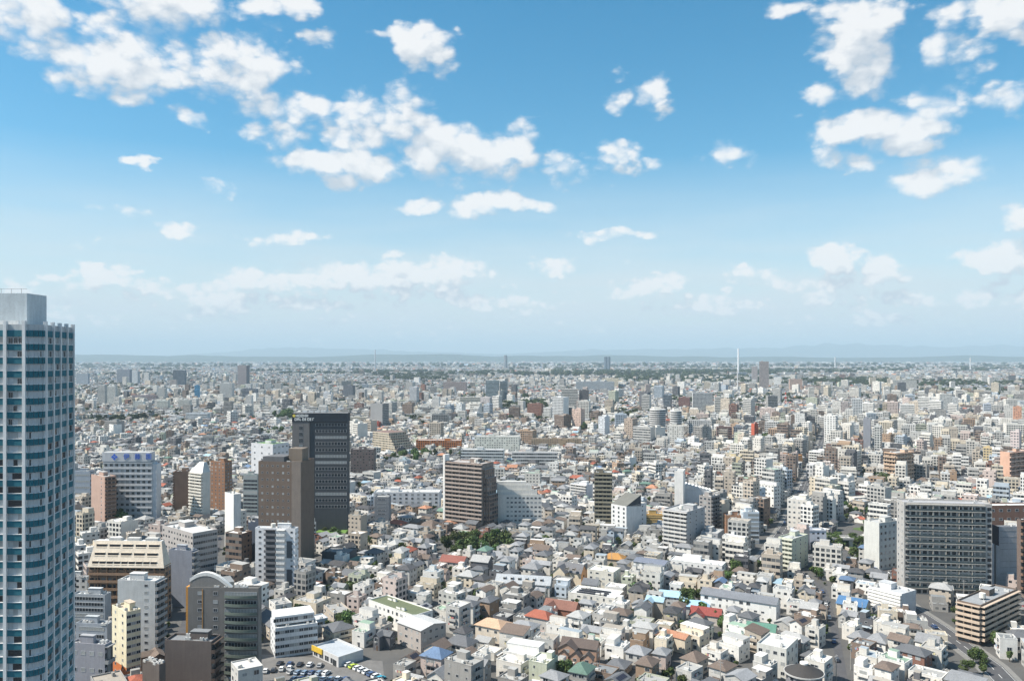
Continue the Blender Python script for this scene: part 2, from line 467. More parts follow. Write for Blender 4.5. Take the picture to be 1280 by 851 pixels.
def window_mesh():
    mb = MB()
    o, i, f, p = .5, .43, -.07, -.035
    O = [(-o, f, -o), (o, f, -o), (o, f, o), (-o, f, o)]; I = [(-i, f, -i), (i, f, -i), (i, f, i), (-i, f, i)]
    P = [(-i, p, -i), (i, p, -i), (i, p, i), (-i, p, i)]; B = [(-o, 0, -o), (o, 0, -o), (o, 0, o), (-o, 0, o)]
    for k in range(4):
        j = (k + 1) % 4
        mb.face([O[k], O[j], I[j], I[k]], mi=1); mb.face([I[k], I[j], P[j], P[k]], mi=1); mb.face([B[k], B[j], O[j], O[k]], mi=1)
    mb.face(P, mi=0)
    mb.face([(-.02, p - .01, -i), (.02, p - .01, -i), (.02, p - .01, i), (-.02, p - .01, i)], mi=1)
    return mb.mesh('window', (GLASS, FRAME))
WIN = window_mesh()
def band_mesh():
    """a strip of glass between mullions"""
    mb = MB()
    mb.face([(-.5, -.04, -.5), (.5, -.04, -.5), (.5, -.04, .5), (-.5, -.04, .5)], mi=0)
    for z0, z1 in ((-.5, -.46), (.46, .5)): mb.box(-.5, -.10, z0, .5, 0, z1, GREY, mi=1)
    for k in range(11):
        x = -.5 + k * .1; mb.box(x - .004, -.09, -.46, x + .004, 0, .46, GREY, mi=1)
    return mb.mesh('window_band', (GLASS, FRAME))
BAND = band_mesh()
_bm = {}
def balcony_mesh(W, depth, slab, para, bays, ph=1.05, glassy=False, fh=3.0):
    key = (round(W, 1), depth, slab, para, bays, ph, glassy, round(fh, 2))
    if key not in _bm:
        mb = MB(); a = W / 2
        mb.box(-a, -depth, -.24, a, -.003, .04, slab)
        mb.box(-a, -depth, .043, a, -depth + .1, ph, para)
        for x in (-a, a - .1): mb.box(x, -depth + .103, .043, x + .1, -.003, ph, para)
        for k in range(1, bays):
            x = -a + W * k / bays; mb.box(x - .06, -depth + .103, .043, x + .06, -.003, fh - .17, slab)
        _bm[key] = mb.mesh('balcony')
    return _bm[key]

FACES = {'front': lambda w, d: (0, -d / 2, 0, w), 'right': lambda w, d: (w / 2, 0, R(90), d), 'left': lambda w, d: (-w / 2, 0, R(-90), d), 'back': lambda w, d: (0, d / 2, R(180), w)}
def face_put(root, me, name, face, w, d, u, z, scale=None, label=None):
    fx, fy, fr, fw = FACES[face](w, d)
    c, s = math.cos(fr), math.sin(fr)
    o = link(name, me, root, (fx + u * c, fy + u * s, z), fr)
    if scale: o.scale = scale
    return o

def facade(root, face, style, w, d, h, floors, fh, z0=0.0):
    W = w if face in ('front', 'back') else d
    if not style: return
    k = style[0]
    if k == 'win':
        cols, ww, wh = style[1:4]; x0 = style[4] if len(style) > 4 else -.5; x1 = style[5] if len(style) > 5 else .5
        spots = [((x0 + (x1 - x0) * (c + .5) / cols) * W, z0 + fh * (f + .55)) for f in range(floors - 1, -1, -1) for c in range(cols)]
        if root.get('nwin') is None: root['nwin'] = 0
        for (u, z) in spots:
            if root['nwin'] >= 96: break
            root['nwin'] += 1
            face_put(root, WIN, 'window', face, w, d, u, z, (ww, 1, wh))
    elif k == 'balc':
        slab, para, depth, bays = style[1:5]; x0 = style[5] if len(style) > 5 else -.5; x1 = style[6] if len(style) > 6 else .5
        bw = W * (x1 - x0)
        me = balcony_mesh(bw - .02, depth, slab, para, bays, fh=fh)
        for f in range(1, floors): face_put(root, me, 'balcony', face, w, d, W * (x0 + x1) / 2, z0 + f * fh)
        cap = balcony_mesh(bw - .02, depth, slab, slab, 1, .10, fh=fh)
        face_put(root, cap, 'canopy', face, w, d, W * (x0 + x1) / 2, z0 + floors * fh - .05)
    elif k == 'band':
        x0, x1, wh = style[1:4]; skip = style[4] if len(style) > 4 else 0
        for f in range(skip, floors):
            face_put(root, BAND, 'window_band', face, w, d, W * (x0 + x1) / 2, z0 + fh * (f + .52), (W * (x1 - x0), 1, wh))

def style_kind(st):
    if not st: return 0
    if st[0] == 'k': return st[1]
    if st[0] == 'balc': return 2
    return 0

def roof_gear(root, w, d, h, wall, roofc, seed, n=4, pent=True, tank=False, pentcol=None):
    r = random.Random(seed)
    mb = MB(); t, ph = .25, .75
    a, b = w / 2, d / 2
    mb.box(-a, -b, h, a, -b + t, h + ph, wall); mb.box(-a, b - t, h, a, b, h + ph, wall)
    mb.box(-a, -b + t, h, -a + t, b - t, h + ph, wall); mb.box(a - t, -b + t, h, a, b - t, h + ph, wall)
    mb.build('parapet', root)
    if pent:
        pw, pd, pz = min(w * .38, 7), min(d * .4, 6), 2.7
        px, py = r.uniform(-.22, .22) * w, r.uniform(.0, .2) * d
        m = MB(); m.box(-pw / 2, -pd / 2, 0, pw / 2, pd / 2, pz, pentcol or wall, top=roofc); m.box(-pw / 2 - .15, -pd / 2 - .15, pz, pw / 2 + .15, pd / 2 + .15, pz + .2, roofc)
        m.build('stair_penthouse', root, (px, py, h + .003))
    if tank:
        m = MB(); tx, ty = r.uniform(-.3, .3) * w, -.2 * d
        for sx in (-.8, .8):
            for sy in (-.8, .8): m.box(sx - .1, sy - .1, 0, sx + .1, sy + .1, .8, GREY)
        m.cyl(0, 0, .8, 2.9, 1.3, OFFW, 12); m.build('water_tank', root, (tx, ty, h))
    for k in range(n):
        m = MB(); sw, sd_, sh = r.uniform(.8, 2.2), r.uniform(.6, 1.4), r.uniform(.7, 1.5)
        m.box(-sw / 2, -sd_ / 2, .12, sw / 2, sd_ / 2, sh, (.5, .5, .49)); m.cyl(0, 0, sh, sh + .08, min(sw, sd_) * .36, (.08, .08, .08), 8)
        m.box(-sw / 2, -sd_ / 2, 0, -sw / 2 + .1, sd_ / 2, .12, GREY); m.box(sw / 2 - .1, -sd_ / 2, 0, sw / 2, sd_ / 2, .12, GREY)
        m.build('rooftop_unit', root, (r.uniform(-.4, .4) * w, r.uniform(-.42, -.1) * d if k % 2 else r.uniform(.25, .42) * d, h))

def building(name, label, cat, cx, cy, w, d, h, rz, wall, roofc=CROOF, front=None, right=None, left=('k', 1), floors=None, group=None, gear=4, pent=True, tank=False, tiers=None, seed=None, pad=1.0, ref=None, base=None, mark=True):
    floors = floors or max(1, int(h / 3.0)); fh = h / floors
    mb = MB()
    kf, kr, kl = style_kind(front), style_kind(right), style_kind(left)
    if tiers is None:
        p = [(-w / 2, -d / 2), (w / 2, -d / 2), (w / 2, d / 2), (-w / 2, d / 2)]
        if base:                       # a differently coloured ground floor
            mb.prism(p, 0, base[0], base[1], 0); mb.prism(p, base[0], h, wall, 0, roofc, [kf, kr, 1, kl])
        else: mb.prism(p, 0, h, wall, 0, roofc, [kf, kr, 1, kl])
    else:
        for (x0, x1, y0, y1, hf) in tiers:
            mb.prism([(x0 * w, y0 * d), (x1 * w, y0 * d), (x1 * w, y1 * d), (x0 * w, y1 * d)], 0, hf * h, wall, 0, roofc, [kf, kr, 1, kl])
    o = mb.build(name, None, (cx, cy, 0), rz)
    tag(o, label, cat, group)
    facade(o, 'front', front, w, d, h, floors, fh); facade(o, 'right', right, w, d, h, floors, fh); facade(o, 'left', left, w, d, h, floors, fh)
    if tiers is None: roof_gear(o, w, d, h, wall, roofc, seed if seed is not None else int(cx * 7 + cy), gear, pent, tank)
    if mark and cy < 1500: occ_mark(cx, cy, w, d, rz, pad + 1.0)
    if ref: REFS.append((cx, cy, ref))
    o['dims'] = (w, d, h)
    return o

def from_photo(pxL, pxC, pxR, yt, D, th, depth=None, width=None):
    """Footprint of a building whose near corner stands at (pxC, distance D), turned by th degrees; pxL and pxR are
    where its two visible faces end. Returns centre, width of the left face, of the right face, height, rotation."""
    th = R(th); x, y = at(pxC, D)
    def wid(u, sgn):
        if sgn < 0:
            den = math.cos(th) + u * math.sin(th); return (x - u * y) / den
        den = math.sin(th) - u * math.cos(th); return (u * y - x) / den
    w = width if width else wid((pxL - CX) / F, -1)
    d = depth if depth else wid((pxR - CX) / F, 1)
    if not depth and abs(math.sin(th) - (pxR - CX) / F * math.cos(th)) < .3: d = min(max(d, 9.0), 15.0 if D < 1500 else 24.0)
    if not width and abs(math.cos(th) + (pxL - CX) / F * math.sin(th)) < .3: w = min(max(w, 9.0), 15.0 if D < 1500 else 24.0)
    c, s = math.cos(th), math.sin(th)
    cx, cy = x - w / 2 * c + d / 2 * s, y + w / 2 * s + d / 2 * c
    h = HC - (yt - HY) * D / F
    return cx, cy, w, d, h, -th

def lm(name, label, cat, px, yt, D, th, wall, roofc=CROOF, depth=None, width=None, **kw):
    cx, cy, w, d, h, rz = from_photo(*px, yt, D, th, depth, width)
    if not (2 < w < 160 and 2 < d < 160 and h > 2): print('CHECK', label, round(w, 1), round(d, 1), round(h, 1))
    return building(name, label, cat, cx, cy, w, d, h, rz, wall, roofc, **kw)

def text_mesh(body, size, ext):
    c = bpy.data.curves.new('lettering', 'FONT'); c.body = body; c.size = size; c.extrude = ext; c.align_x = 'CENTER'; c.align_y = 'CENTER'
    o = bpy.data.objects.new('lettering', c); COL.objects.link(o)
    me = bpy.data.meshes.new_from_object(o.evaluated_get(bpy.context.evaluated_depsgraph_get()))
    bpy.data.objects.remove(o); bpy.data.curves.remove(c)
    me.name = 'lettering'
    return me
SIGNBLUE = simple_mat('sign_blue', (.03, .12, .55), .5, var=.05)
SIGNWHITE = simple_mat('sign_white', (.85, .85, .82), .5, var=.05)
SIGNYELLOW = simple_mat('sign_yellow', (.80, .62, .10), .5, var=.05)

# ------------------------------------------------------------------ the tall tower at the left edge
def residential_tower():
    FH, TOP = 3.09, 133.0
    BLUE, MULL, BODY = (.026, .15, .195), (.74, .74, .73), (.50, .52, .53)
    # plan, anticlockwise from the front: front face along x, a rounded corner, the right face running away
    xf, yf = -110.75, 182.0
    corner = [(xf + 2.75 * math.sin(a), yf + 2.75 * (1 - math.cos(a))) for a in [R(90) * i / 5 for i in range(6)]]
    x1 = corner[-1][0]; y1 = corner[-1][1]
    ex, ey = x1 - 3.0, y1 + 17.0
    plan = [(xf - 34, yf)] + corner + [(ex, ey), (ex - 3, ey + 2.8), (xf - 34, ey + 2.8)]
    body = MB(); body.prism(plan, 0, TOP - .4, BODY, 0, CROOF)
    root = body.build('residential_tower')
    tag(root, 'tall apartment tower with teal bands and white mullions at the left edge', 'tower')
    n = len(plan)
    def ring(z0, z1, off, c):
        mb = MB()
        path = plan[:8]
        for i in range(len(path) - 1):
            a, b = path[i], path[i + 1]; L = math.hypot(b[0] - a[0], b[1] - a[1]); nx, ny = (b[1] - a[1]) / L * off, -(b[0] - a[0]) / L * off
            P = [(a[0] + nx, a[1] + ny), (b[0] + nx, b[1] + ny)]
            mb.face([(*P[0], z0), (*P[1], z0), (*P[1], z1), (*P[0], z1)], c)
            mb.face([(*P[0], z1), (*P[1], z1), (b[0], b[1], z1), (a[0], a[1], z1)], c)
            mb.face([(a[0], a[1], z0), (b[0], b[1], z0), (*P[1], z0), (*P[0], z0)], c)
        return mb
    band = ring(0, 1.42, .32, BLUE).mesh('spandrel_band'); ledge = ring(1.423, 1.54, .40, MULL).mesh('window_ledge')
    nf = int(TOP / FH)
    # window bays: the spans between mullions, along front, corner and right face
    bays = []
    for k in range(8): bays.append(((xf - 4.3 * (k + 1) + .5, yf), (xf - 4.3 * k - .5, yf)))
    bays.append((corner[1], corner[4]))
    for k in range(4):
        t0, t1 = (k + .1) / 4, (k + .9) / 4
        bays.append(((x1 + (ex - x1) * t0, y1 + (ey - y1) * t0), (x1 + (ex - x1) * t1, y1 + (ey - y1) * t1)))
    r = random.Random(5)
    rest = MB(); nw = 0
    for f in range(nf):
        z = TOP - 2.2 - (f + 1) * FH
        link('spandrel_band', band, root, (0, 0, z + FH - 1.0)); link('window_ledge', ledge, root, (0, 0, z + FH - 1.0 - 3.09 + 1.28 - 1.28))
        zc = z + FH - 1.0 - .92
        for bi, (a, b) in enumerate(bays):
            L = math.hypot(b[0] - a[0], b[1] - a[1]); ux, uy = (b[0] - a[0]) / L, (b[1] - a[1]) / L
            cut = sorted([0, L * r.uniform(.28, .4), L * r.uniform(.6, .72), L])
            for s0, s1 in zip(cut, cut[1:]):
                if r.random() < .60: continue          # the others are pale panels and drawn blinds
                cx_, cy_ = a[0] + ux * (s0 + s1) / 2 + uy * .06, a[1] + uy * (s0 + s1) / 2 - ux * .06
                if nw < 98 and z > 60:
                    nw += 1
                    o = link('window', WIN, root, (cx_, cy_, zc), math.atan2(uy, ux)); o.scale = ((s1 - s0) * .94, 1, 1.5)
                else:
                    h0, h1 = zc - .75, zc + .75
                    p0 = (a[0] + ux * s0 + uy * .1, a[1] + uy * s0 - ux * .1); p1 = (a[0] + ux * s1 + uy * .1, a[1] + uy * s1 - ux * .1)
                    rest.face([(*p0, h0), (*p1, h0), (*p1, h1), (*p0, h1)], CHAR)
        # blinds and pale panels: one strip per floor with its own tint
    tag(rest.build('window', root, mats=(GLASS,)), kind='stuff')
    pan = MB()
    for (a, b) in bays:
        L = math.hypot(b[0] - a[0], b[1] - a[1]); ux, uy = (b[0] - a[0]) / L, (b[1] - a[1]) / L
        for f in range(nf):
            zc = TOP - 2.2 - (f + 1) * FH + FH - 1.0 - .92
            for j in range(3):
                if r.random() < .5: continue
                s0, s1 = L * j / 3, L * (j + 1) / 3; t = r.uniform(.30, .60)
                p0 = (a[0] + ux * s0 + uy * .05, a[1] + uy * s0 - ux * .05); p1 = (a[0] + ux * s1 + uy * .05, a[1] + uy * s1 - ux * .05)
                pan.face([(*p0, zc - .8), (*p1, zc - .8), (*p1, zc + .8), (*p0, zc + .8)], (t * .96, t * 1.0, t * 1.0))
    tag(pan.build('blind', root), kind='stuff')
    # white mullions
    def mull(x, y, nx, ny, wd, top=TOP + .35):
        mb = MB(); a = math.atan2(ny, nx)
        mb.box(-.55, -wd / 2, 0, .3, wd / 2, top, MULL)
        mb.build('mullion', root, (x + nx * .35, y + ny * .35, 0), a)
    for k in range(8): mull(xf - 4.3 * k, yf, 0, -1, .7)
    for k in range(5):
        t = k / 4; mull(x1 + (ex - x1) * t, y1 + (ey - y1) * t, .99, .13, .42)
    p = MB(); p.box(-130, yf + 7, TOP - .3, -114.6, yf + 15, 140.2, (.56, .61, .63), top=CROOF)
    pr = p.build('plant_room', root)
    for k in range(6):
        q = MB(); q.box(-.03, -.03, 0, .03, .03, 1.1, GREY); q.build('handrail', root, (-116 - k * 2.4, yf + 7.2, 140.2))
    q = MB(); q.box(-130, yf + 7.1, 141.2, -114.7, yf + 7.16, 141.26, GREY); q.build('handrail', root)
    q = MB(); q.box(-146, yf + 1.2, TOP - .4, ex - 2, yf + 1.5, TOP + .5, MULL); q.build('parapet', root)
    REFS.append((-120, 190, 'the teal tower'))
residential_tower()

# ------------------------------------------------------------------ roads, car park, canal (reserved before anything is built)
STREET = [at(952, 492), at(962, 512), at(985, 600), at(1002, 740), at(1014, 900), at(1024, 1100), at(1033, 1420)]
CROSS = [at(985, 505), at(1040, 492), at(1090, 470), at(1165, 452), at(1250, 440)]
RAMP = [at(1112, 424), at(1142, 395), at(1172, 372), at(1205, 347), at(1238, 325), at(1258, 308), at(1300, 270)]
LANE = [at(1000, 470), at(1030, 430), at(1043, 370), at(1052, 320), at(1060, 285)]
ALLEY = [at(226, 300), at(232, 360), at(258, 470), at(272, 560)]
for pl, wd in ((STREET, 14), (CROSS, 16), (RAMP, 14), (LANE, 2.4), (ALLEY, 11)): occ_line(pl, wd)
CANAL = (ground_at(1062, 655), ground_at(1056, 695))
occ_line([(CANAL[0].x, CANAL[0].y), (CANAL[1].x, CANAL[1].y)], 13)
PARK_C = (-78, 308)
occ_mark(-84, 312, 64, 26, R(6), 1)
occ_mark(-70, 326, 44, 12, R(6), 1)
GARDENS = [(588, 686, 24), (612, 690, 14), (575, 694, 12), (1048, 680, 15), (1022, 683, 10), (1190, 776, 7), (1206, 795, 7), (1212, 831, 9), (1232, 848, 8), (410, 668, 9), (425, 672, 9)]
for (px, py, r) in GARDENS:
    g_ = ground_at(px, py); occ_mark(g_.x, g_.y, r * 1.6, r * 1.6, 0)

# ------------------------------------------------------------------ buildings one can name in the photograph, nearest first
BAL_W = ('balc', WHITE, WHITE, 1.3, 4)
def bal(slab, para, bays=4, depth=1.3, x0=-.5, x1=.5): return ('balc', slab, para, depth, bays, x0, x1)

# office with blue lettering
o = lm('office_building', 'white office block with blue flower emblem and Japanese lettering over dark square windows', 'office', (129, 190, 197), 578, 600, 0, (.47, .475, .48), front=('win', 9, 2.5, 2.1), floors=11, ref='the blue-lettered office', pent=False, gear=0)
w_, d_, h_ = o['dims']
m = MB(); m.prism([(-w_ / 2 - .6, -d_ / 2 - .5), (w_ / 2 - 1.5, -d_ / 2 - .5), (w_ / 2 - 1.5, d_ / 2 - 1), (-w_ / 2 - .6, d_ / 2 - 1)], h_ + .9, h_ + 7.6, (.52, .52, .53), 0, CROOF)
sg = m.build('sign_screen', o)
for i, ch in enumerate('伊藤園'):
    t = link('lettering', text_mesh(ch, 4.6, .12), sg, (-w_ / 2 + (158.5 + 13.9 * i - 129) / 61 * w_, -d_ / 2 - .65, h_ + 4.3)); t.rotation_euler = (R(90), 0, 0); t.data.materials.append(SIGNBLUE)
m = MB()
for k in range(4):
    a = R(45 + 90 * k) ; c, s = math.cos(a - R(45)), math.sin(a - R(45))
    pts = [(.15, 0), (1.3, -1.15), (2.6, 0), (1.3, 1.15)]
    m.face([(x * c - z * s, -.12, x * s + z * c) for x, z in pts])
m.build('emblem', sg, (-w_ / 2 + (143.5 - 129) / 61 * w_, -d_ / 2 - .6, h_ + 4.3), mats=(SIGNBLUE,))
m = MB(); m.prism([(w_ / 2 + .01, -d_ / 2 + .5), (w_ / 2 + 3.2, -d_ / 2 + .5), (w_ / 2 + 3.2, d_ / 2 - 1), (w_ / 2 + .01, d_ / 2 - 1)], 0, h_ - 1, (.55, .56, .58)); m.build('lift_shaft', o)
for f in range(1, 12):
    m = MB(); m.box(-w_ / 2, -d_ / 2 - .35, 0, w_ / 2, -d_ / 2 - .003, .9, (.5, .5, .505)); m.build('spandrel', o, (0, 0, f * h_ / 11 - .6))

lm('apartment_tower', 'pinkish slim apartment tower with open stair at its side', 'apartments', (114, 131, 145), 597, 580, 38, PINKB, front=('win', 1, 1.1, 1.2, .1, .4), right=bal(BROWN, BROWN, 1), floors=14, ref='the pinkish slim tower')
lm('office_building', 'blue grey low office with strip windows beside the teal tower', 'office', (84, 113, 117), 590, 660, 4, BLUEG, front=('band', -.48, .48, 1.5), right=('k', 3), floors=6)
lm('apartment_tower', 'plain brown apartment slab beside the white stepped tower', 'apartments', (211, 218, 238), 590, 640, 78, (.30, .19, .135), left=('k', 2), front=bal(BROWN, BROWN, 1), floors=16, ref='the plain brown slab')
o = lm('apartment_tower', 'white tapering tower with banded balconies between brown blocks', 'apartments', (237, 253, 263), 592, 610, 32, (.62, .60, .55), front=bal((.7, .66, .58), (.7, .66, .58), 2), right=None, floors=15, ref='the white tapering tower', gear=0)
w_, d_, h_ = o['dims']; m = MB()
a, b = w_ / 2, d_ / 2
m.face([(-a, -b, h_ + .8), (a, -b, h_ + .8), (a * .5, b * .2, h_ + 8), (-a * .2, b * .2, h_ + 8)], WHITE); m.face([(a, -b, h_ + .8), (a, b, h_ + .8), (a * .5, b * .9, h_ + 8), (a * .5, b * .2, h_ + 8)], PALE)
m.face([(-a, b, h_ + .8), (-a, -b, h_ + .8), (-a * .2, b * .2, h_ + 8), (-a * .2, b * .9, h_ + 8)], WHITE); m.face([(-a * .2, b * .2, h_ + 8), (a * .5, b * .2, h_ + 8), (a * .5, b * .9, h_ + 8), (-a * .2, b * .9, h_ + 8)], CROOF)
m.build('sloped_crown', o)
lm('apartment_tower', 'reddish brown apartment tower with small punched windows behind the white slim tower', 'apartments', (263, 281, 290), 578, 630, 22, (.29, .155, .09), front=('win', 4, 1.3, 1.2), right=('win', 3, 1.4, 1.3), floors=16, ref='the reddish brown tower', tank=True)
lm('office_building', 'blank white slim tower standing before the brown hotel', 'office', (281, 292, 301), 619, 520, 45, WHITE, right=None, floors=10, gear=2, pent=False, ref='the white slim tower')
lm('office_building', 'green grey glass office squeezed behind the brown hotel', 'office', (304, 322, 325), 594, 600, 8, (.30, .34, .33), front=('band', -.48, .48, 1.9), floors=13)
lm('apartment_block', 'white block with a green roof terrace behind the brown hotel', 'apartments', (314, 341, 361), 556, 700, 28, (.62, .62, .63), (.16, .26, .10), front=('win', 3, 1.8, 1.5), right=('win', 4, 1.8, 1.5), floors=9)

# brown hotel
o = lm('hotel', 'dark brown hotel slab with rows of small square windows', 'hotel', (323, 376, 393), 579, 462, 10, (.155, .115, .09), (.16, .16, .16), front=('win', 6, 1.15, 1.15, -.47, .27), right=None, floors=16, ref='the brown hotel', gear=5, pent=False)
w_, d_, h_ = o['dims']
m = MB(); m.box(.30 * w_, -d_ / 2 - .8, 0, .5 * w_ + .3, -d_ / 2 - .003, h_ + 1.2, (.21, .175, .15)); m.build('stair_shaft', o)
m = MB(); m.box(.08 * w_, -.1 * d_, h_, .40 * w_, .35 * d_, h_ + 7.5, (.20, .16, .125)); m.build('lift_tower', o)
m = MB(); m.prism([(-.45 * w_, -.35 * d_), (.05 * w_, -.35 * d_), (.05 * w_, .3 * d_), (-.35 * w_, .3 * d_)], h_, h_ + 3.2, (.13, .13, .135)); m.build('plant_screen', o)

# dark office with a sign board
o = lm('office_building', 'tall dark office tower with a black crown and small white sign', 'office', (366, 434, 437), 527, 565, 0, (.062, .067, .075), (.1, .1, .1), left=None, floors=18, gear=0, pent=False, ref='the dark office tower')
w_, d_, h_ = o['dims']
facade(o, 'front', ('band', -.08, .49, 2.0, 4), w_, d_, h_, 18, h_ / 18)
m = MB(); m.box(-w_ / 2 - .3, -d_ / 2 - .7, 0, -.19 * w_, -d_ / 2 - .003, h_, (.17, .16, .155)); sl = m.build('side_slab', o)
for k in range(13):
    t = link('window', BAND, o, (-.345 * w_, -d_ / 2 - .72, h_ - 4.4 - k * 4.4)); t.scale = (2.6, 1, 3.2)
m = MB(); m.box(-w_ / 2 - .35, -d_ / 2 - .9, h_ + .003, w_ / 2 + .3, d_ / 2, h_ + 6.2, (.022, .03, .042), top=(.2, .2, .2)); cr = m.build('sign_crown', o)
# two lines of white capitals too small to read in the photograph: only their strokes are built
m = MB(); rr = random.Random(3)
def strokes(x, z, n, s):
    for i in range(n):
        x0 = x + i * s * .95; kk = rr.choice('EHNAOLT')
        m.box(x0, -.1, z, x0 + s * .2, 0, z + s, WHITE)
        if kk in 'HNAO': m.box(x0 + s * .55, -.1, z, x0 + s * .75, 0, z + s, WHITE)
        for zz in {'E': (0, .4, .8), 'H': (.4,), 'N': (.4,), 'A': (.4, .8), 'O': (0, .8), 'L': (0,), 'T': (.8,)}[kk]: m.box(x0 + s * .205, -.1, z + zz * s, x0 + s * .545, 0, z + (zz + .2) * s, WHITE)
strokes(2.2, 2.9, 5, 1.9); strokes(1.3, .35, 8, 1.9)
lt = m.build('lettering', cr, (-w_ / 2 + .2, -d_ / 2 - .92, h_ + .5), mats=(SIGNWHITE,))
m = MB(); m.cyl(0, 0, 0, .15, 1.05, WHITE, 12); dd = m.build('emblem', cr, (-w_ / 2 + 1.1, -d_ / 2 - .92, h_ + 4.3), mats=(SIGNYELLOW,)); dd.rotation_euler = (R(90), 0, 0)
for k in range(4):
    m = MB(); m.box(-1.6, -.8, 0, 1.6, .8, 1.6, (.6, .6, .6)); m.build('rooftop_unit', o, (-.3 * w_ + k * 4.4, -.1 * d_, h_ + 6.2))

# cream mansard over brown floors
o = lm('apartment_block', 'brown apartment block with three cream sloping upper floors', 'apartments', (111, 206, 214), 709, 380, 3, (.26, .165, .105), WROOF, front=bal((.30, .185, .115), (.30, .185, .115), 8, 1.0), right=('k', 2), floors=7, pent=False, gear=0, ref='the cream mansard block')
w_, d_, h_ = o['dims']; m = MB(); a, b, H2 = w_ / 2, d_ / 2, 11.6
c1 = (.62, .54, .44)
T = [(-a + 1.2, -b + 3.8), (a - 3.5, -b + 3.8), (a - 3.5, b), (-a + 1.2, b)]; B_ = [(-a - .1, -b - 1.1), (a + .1, -b - 1.1), (a + .1, b), (-a - .1, b)]
z0, z1 = h_ + .02, h_ + H2
for i in range(4):
    j = (i + 1) % 4
    m.face([(*B_[i], z0), (*B_[j], z0), (*T[j], z1), (*T[i], z1)], c1)
m.face([(*p_, z1) for p_ in T], WROOF)
mn = m.build('mansard', o)
for f in range(3):
    for k in range(5 if f else 9):
        n_ = 5 if f else 9
        u = (-.5 + (k + .5) / n_) * (w_ - 5) - 1; zz = z0 + 1.9 + f * 3.7; yy = -b - 1.1 + (zz - z0) / H2 * 4.9
        m = MB(); ww = (w_ - 5) / n_ * .78
        m.box(-ww / 2, -.35, -.75, ww / 2, 1.0, -.6, c1); m.box(-ww / 2, -.05, .75, ww / 2, 1.2, .9, c1); m.box(-ww / 2, .0, -.6, ww / 2, .1, .75, (.035, .035, .04))
        m.build('recessed_window', mn, (u, yy - .15, zz))
for k in range(3):
    m = MB(); m.box(-3, -1.2, 0, 3, 1.2, 1.3, PALE); m.build('rooftop_unit', o, (-8 + k * 9, 2, z1))

lm('apartment_block', 'plain grey white apartment slab with a pale roof in front of the cream mansard block', 'apartments', (147, 194, 206), 728, 330, 6, (.50, .51, .51), WROOF, front=('win', 1, 1.6, 1.2, .12, .40), right=bal(GREY, GREY, 3, 1.2), floors=11, ref='the grey white slab', gear=5)
lm('apartment_block', 'narrow cream apartment block with an orange ground floor', 'apartments', (140, 158, 176), 767, 302, 42, (.66, .60, .44), BEIGE, front=('win', 2, 1.2, 1.2), right=('win', 3, 1.7, 1.2), floors=10, base=(8.0, (.50, .16, .055)), ref='the narrow cream block')
lm('office_building', 'dark brown flat roofed building in the lower left corner', 'office', (206, 264, 276), 804, 284, 6, (.14, .115, .105), (.20, .21, .22), right=bal(DBROWN, DBROWN, 2), floors=7, ref='the lower left brown building', gear=7)
lm('office_building', 'low dark building whose roof is crowded with machinery at the bottom edge', 'office', (178, 199, 207), 833, 275, 30, (.13, .11, .10), (.3, .3, .29), floors=5, gear=12, pent=False)
lm('apartment_block', 'grey block with an open roof frame beside the teal tower', 'apartments', (88, 131, 140), 808, 268, 10, (.30, .30, .33), (.35, .35, .36), front=('win', 4, 1.7, 1.4), right=bal(GREY, GREY, 3), floors=5, gear=4)
lm('office_building', 'blue grey block with skylights beside the narrow cream block', 'office', (95, 134, 142), 782, 320, 8, (.33, .36, .40), (.42, .44, .45), front=('band', -.4, .4, 1.5), floors=6, gear=6)
lm('office_building', 'grey office with a recessed top floor left of the grey white slab', 'office', (90, 131, 139), 745, 360, 6, (.36, .38, .40), (.5, .52, .53), front=('band', -.45, .45, 1.5), floors=7, gear=6)
lm('office_building', 'white flat annexe beside the cream mansard block and teal tower', 'office', (86, 109, 112), 722, 400, 6, (.55, .55, .54), WROOF, front=('k', 1), floors=5, gear=4)

# vaulted roof block with green balconies
o = lm('apartment_block', 'grey apartment block with curved green balconies and a white vault on its roof', 'apartments', (235, 323, 327), 737, 300, 2, (.185, .175, .165), (.36, .37, .36), left=None, floors=12, pent=False, gear=7, ref='the vault roofed block')
w_, d_, h_ = o['dims']; fh = h_ / 12
facade(o, 'front', ('win', 2, 1.7, 1.3, -.44, .0), w_, d_, h_, 12, fh)
m = MB(); m.box(-w_ / 2 - .9, -d_ / 2 + .2, 0, -w_ / 2 - .003, d_ / 2, h_ + .8, (.52, .25, .06)); m.build('orange_side_wall', o)
m = MB(); m.box(-.30 * w_, -d_ / 2 - .12, 0, -.285 * w_, -d_ / 2 - .003, h_, (.36, .20, .08)); m.build('downpipe', o)
GB = (.14, .17, .145)
cv = [(.46 * w_ * (-.0 + t) + .02 * w_, -d_ / 2 - 1.0 * math.sin(math.pi * t) - .25) for t in [k / 8 for k in range(9)]]
bw = MB(); bw.prism([(p[0], p[1]) for p in cv] + [(.48 * w_, -d_ / 2 - .003), (.02 * w_, -d_ / 2 - .003)], 0, .16, (.30, .32, .30))
for a_, b_ in zip(cv, cv[1:]):
    L = math.hypot(b_[0] - a_[0], b_[1] - a_[1]); n = ((b_[1] - a_[1]) / L * .1, -(b_[0] - a_[0]) / L * .1)
    bw.prism([(a_[0] + n[0], a_[1] + n[1]), (b_[0] + n[0], b_[1] + n[1]), b_, a_], .165, 1.2, GB)
bwm = bw.mesh('curved_balcony')
for f in range(1, 12):
    link('curved_balcony', bwm, o, (0, 0, f * fh))
    t = link('window_band', BAND, o, (.25 * w_, -d_ / 2, f * fh + 1.35)); t.scale = (.45 * w_, 1, 2.0)
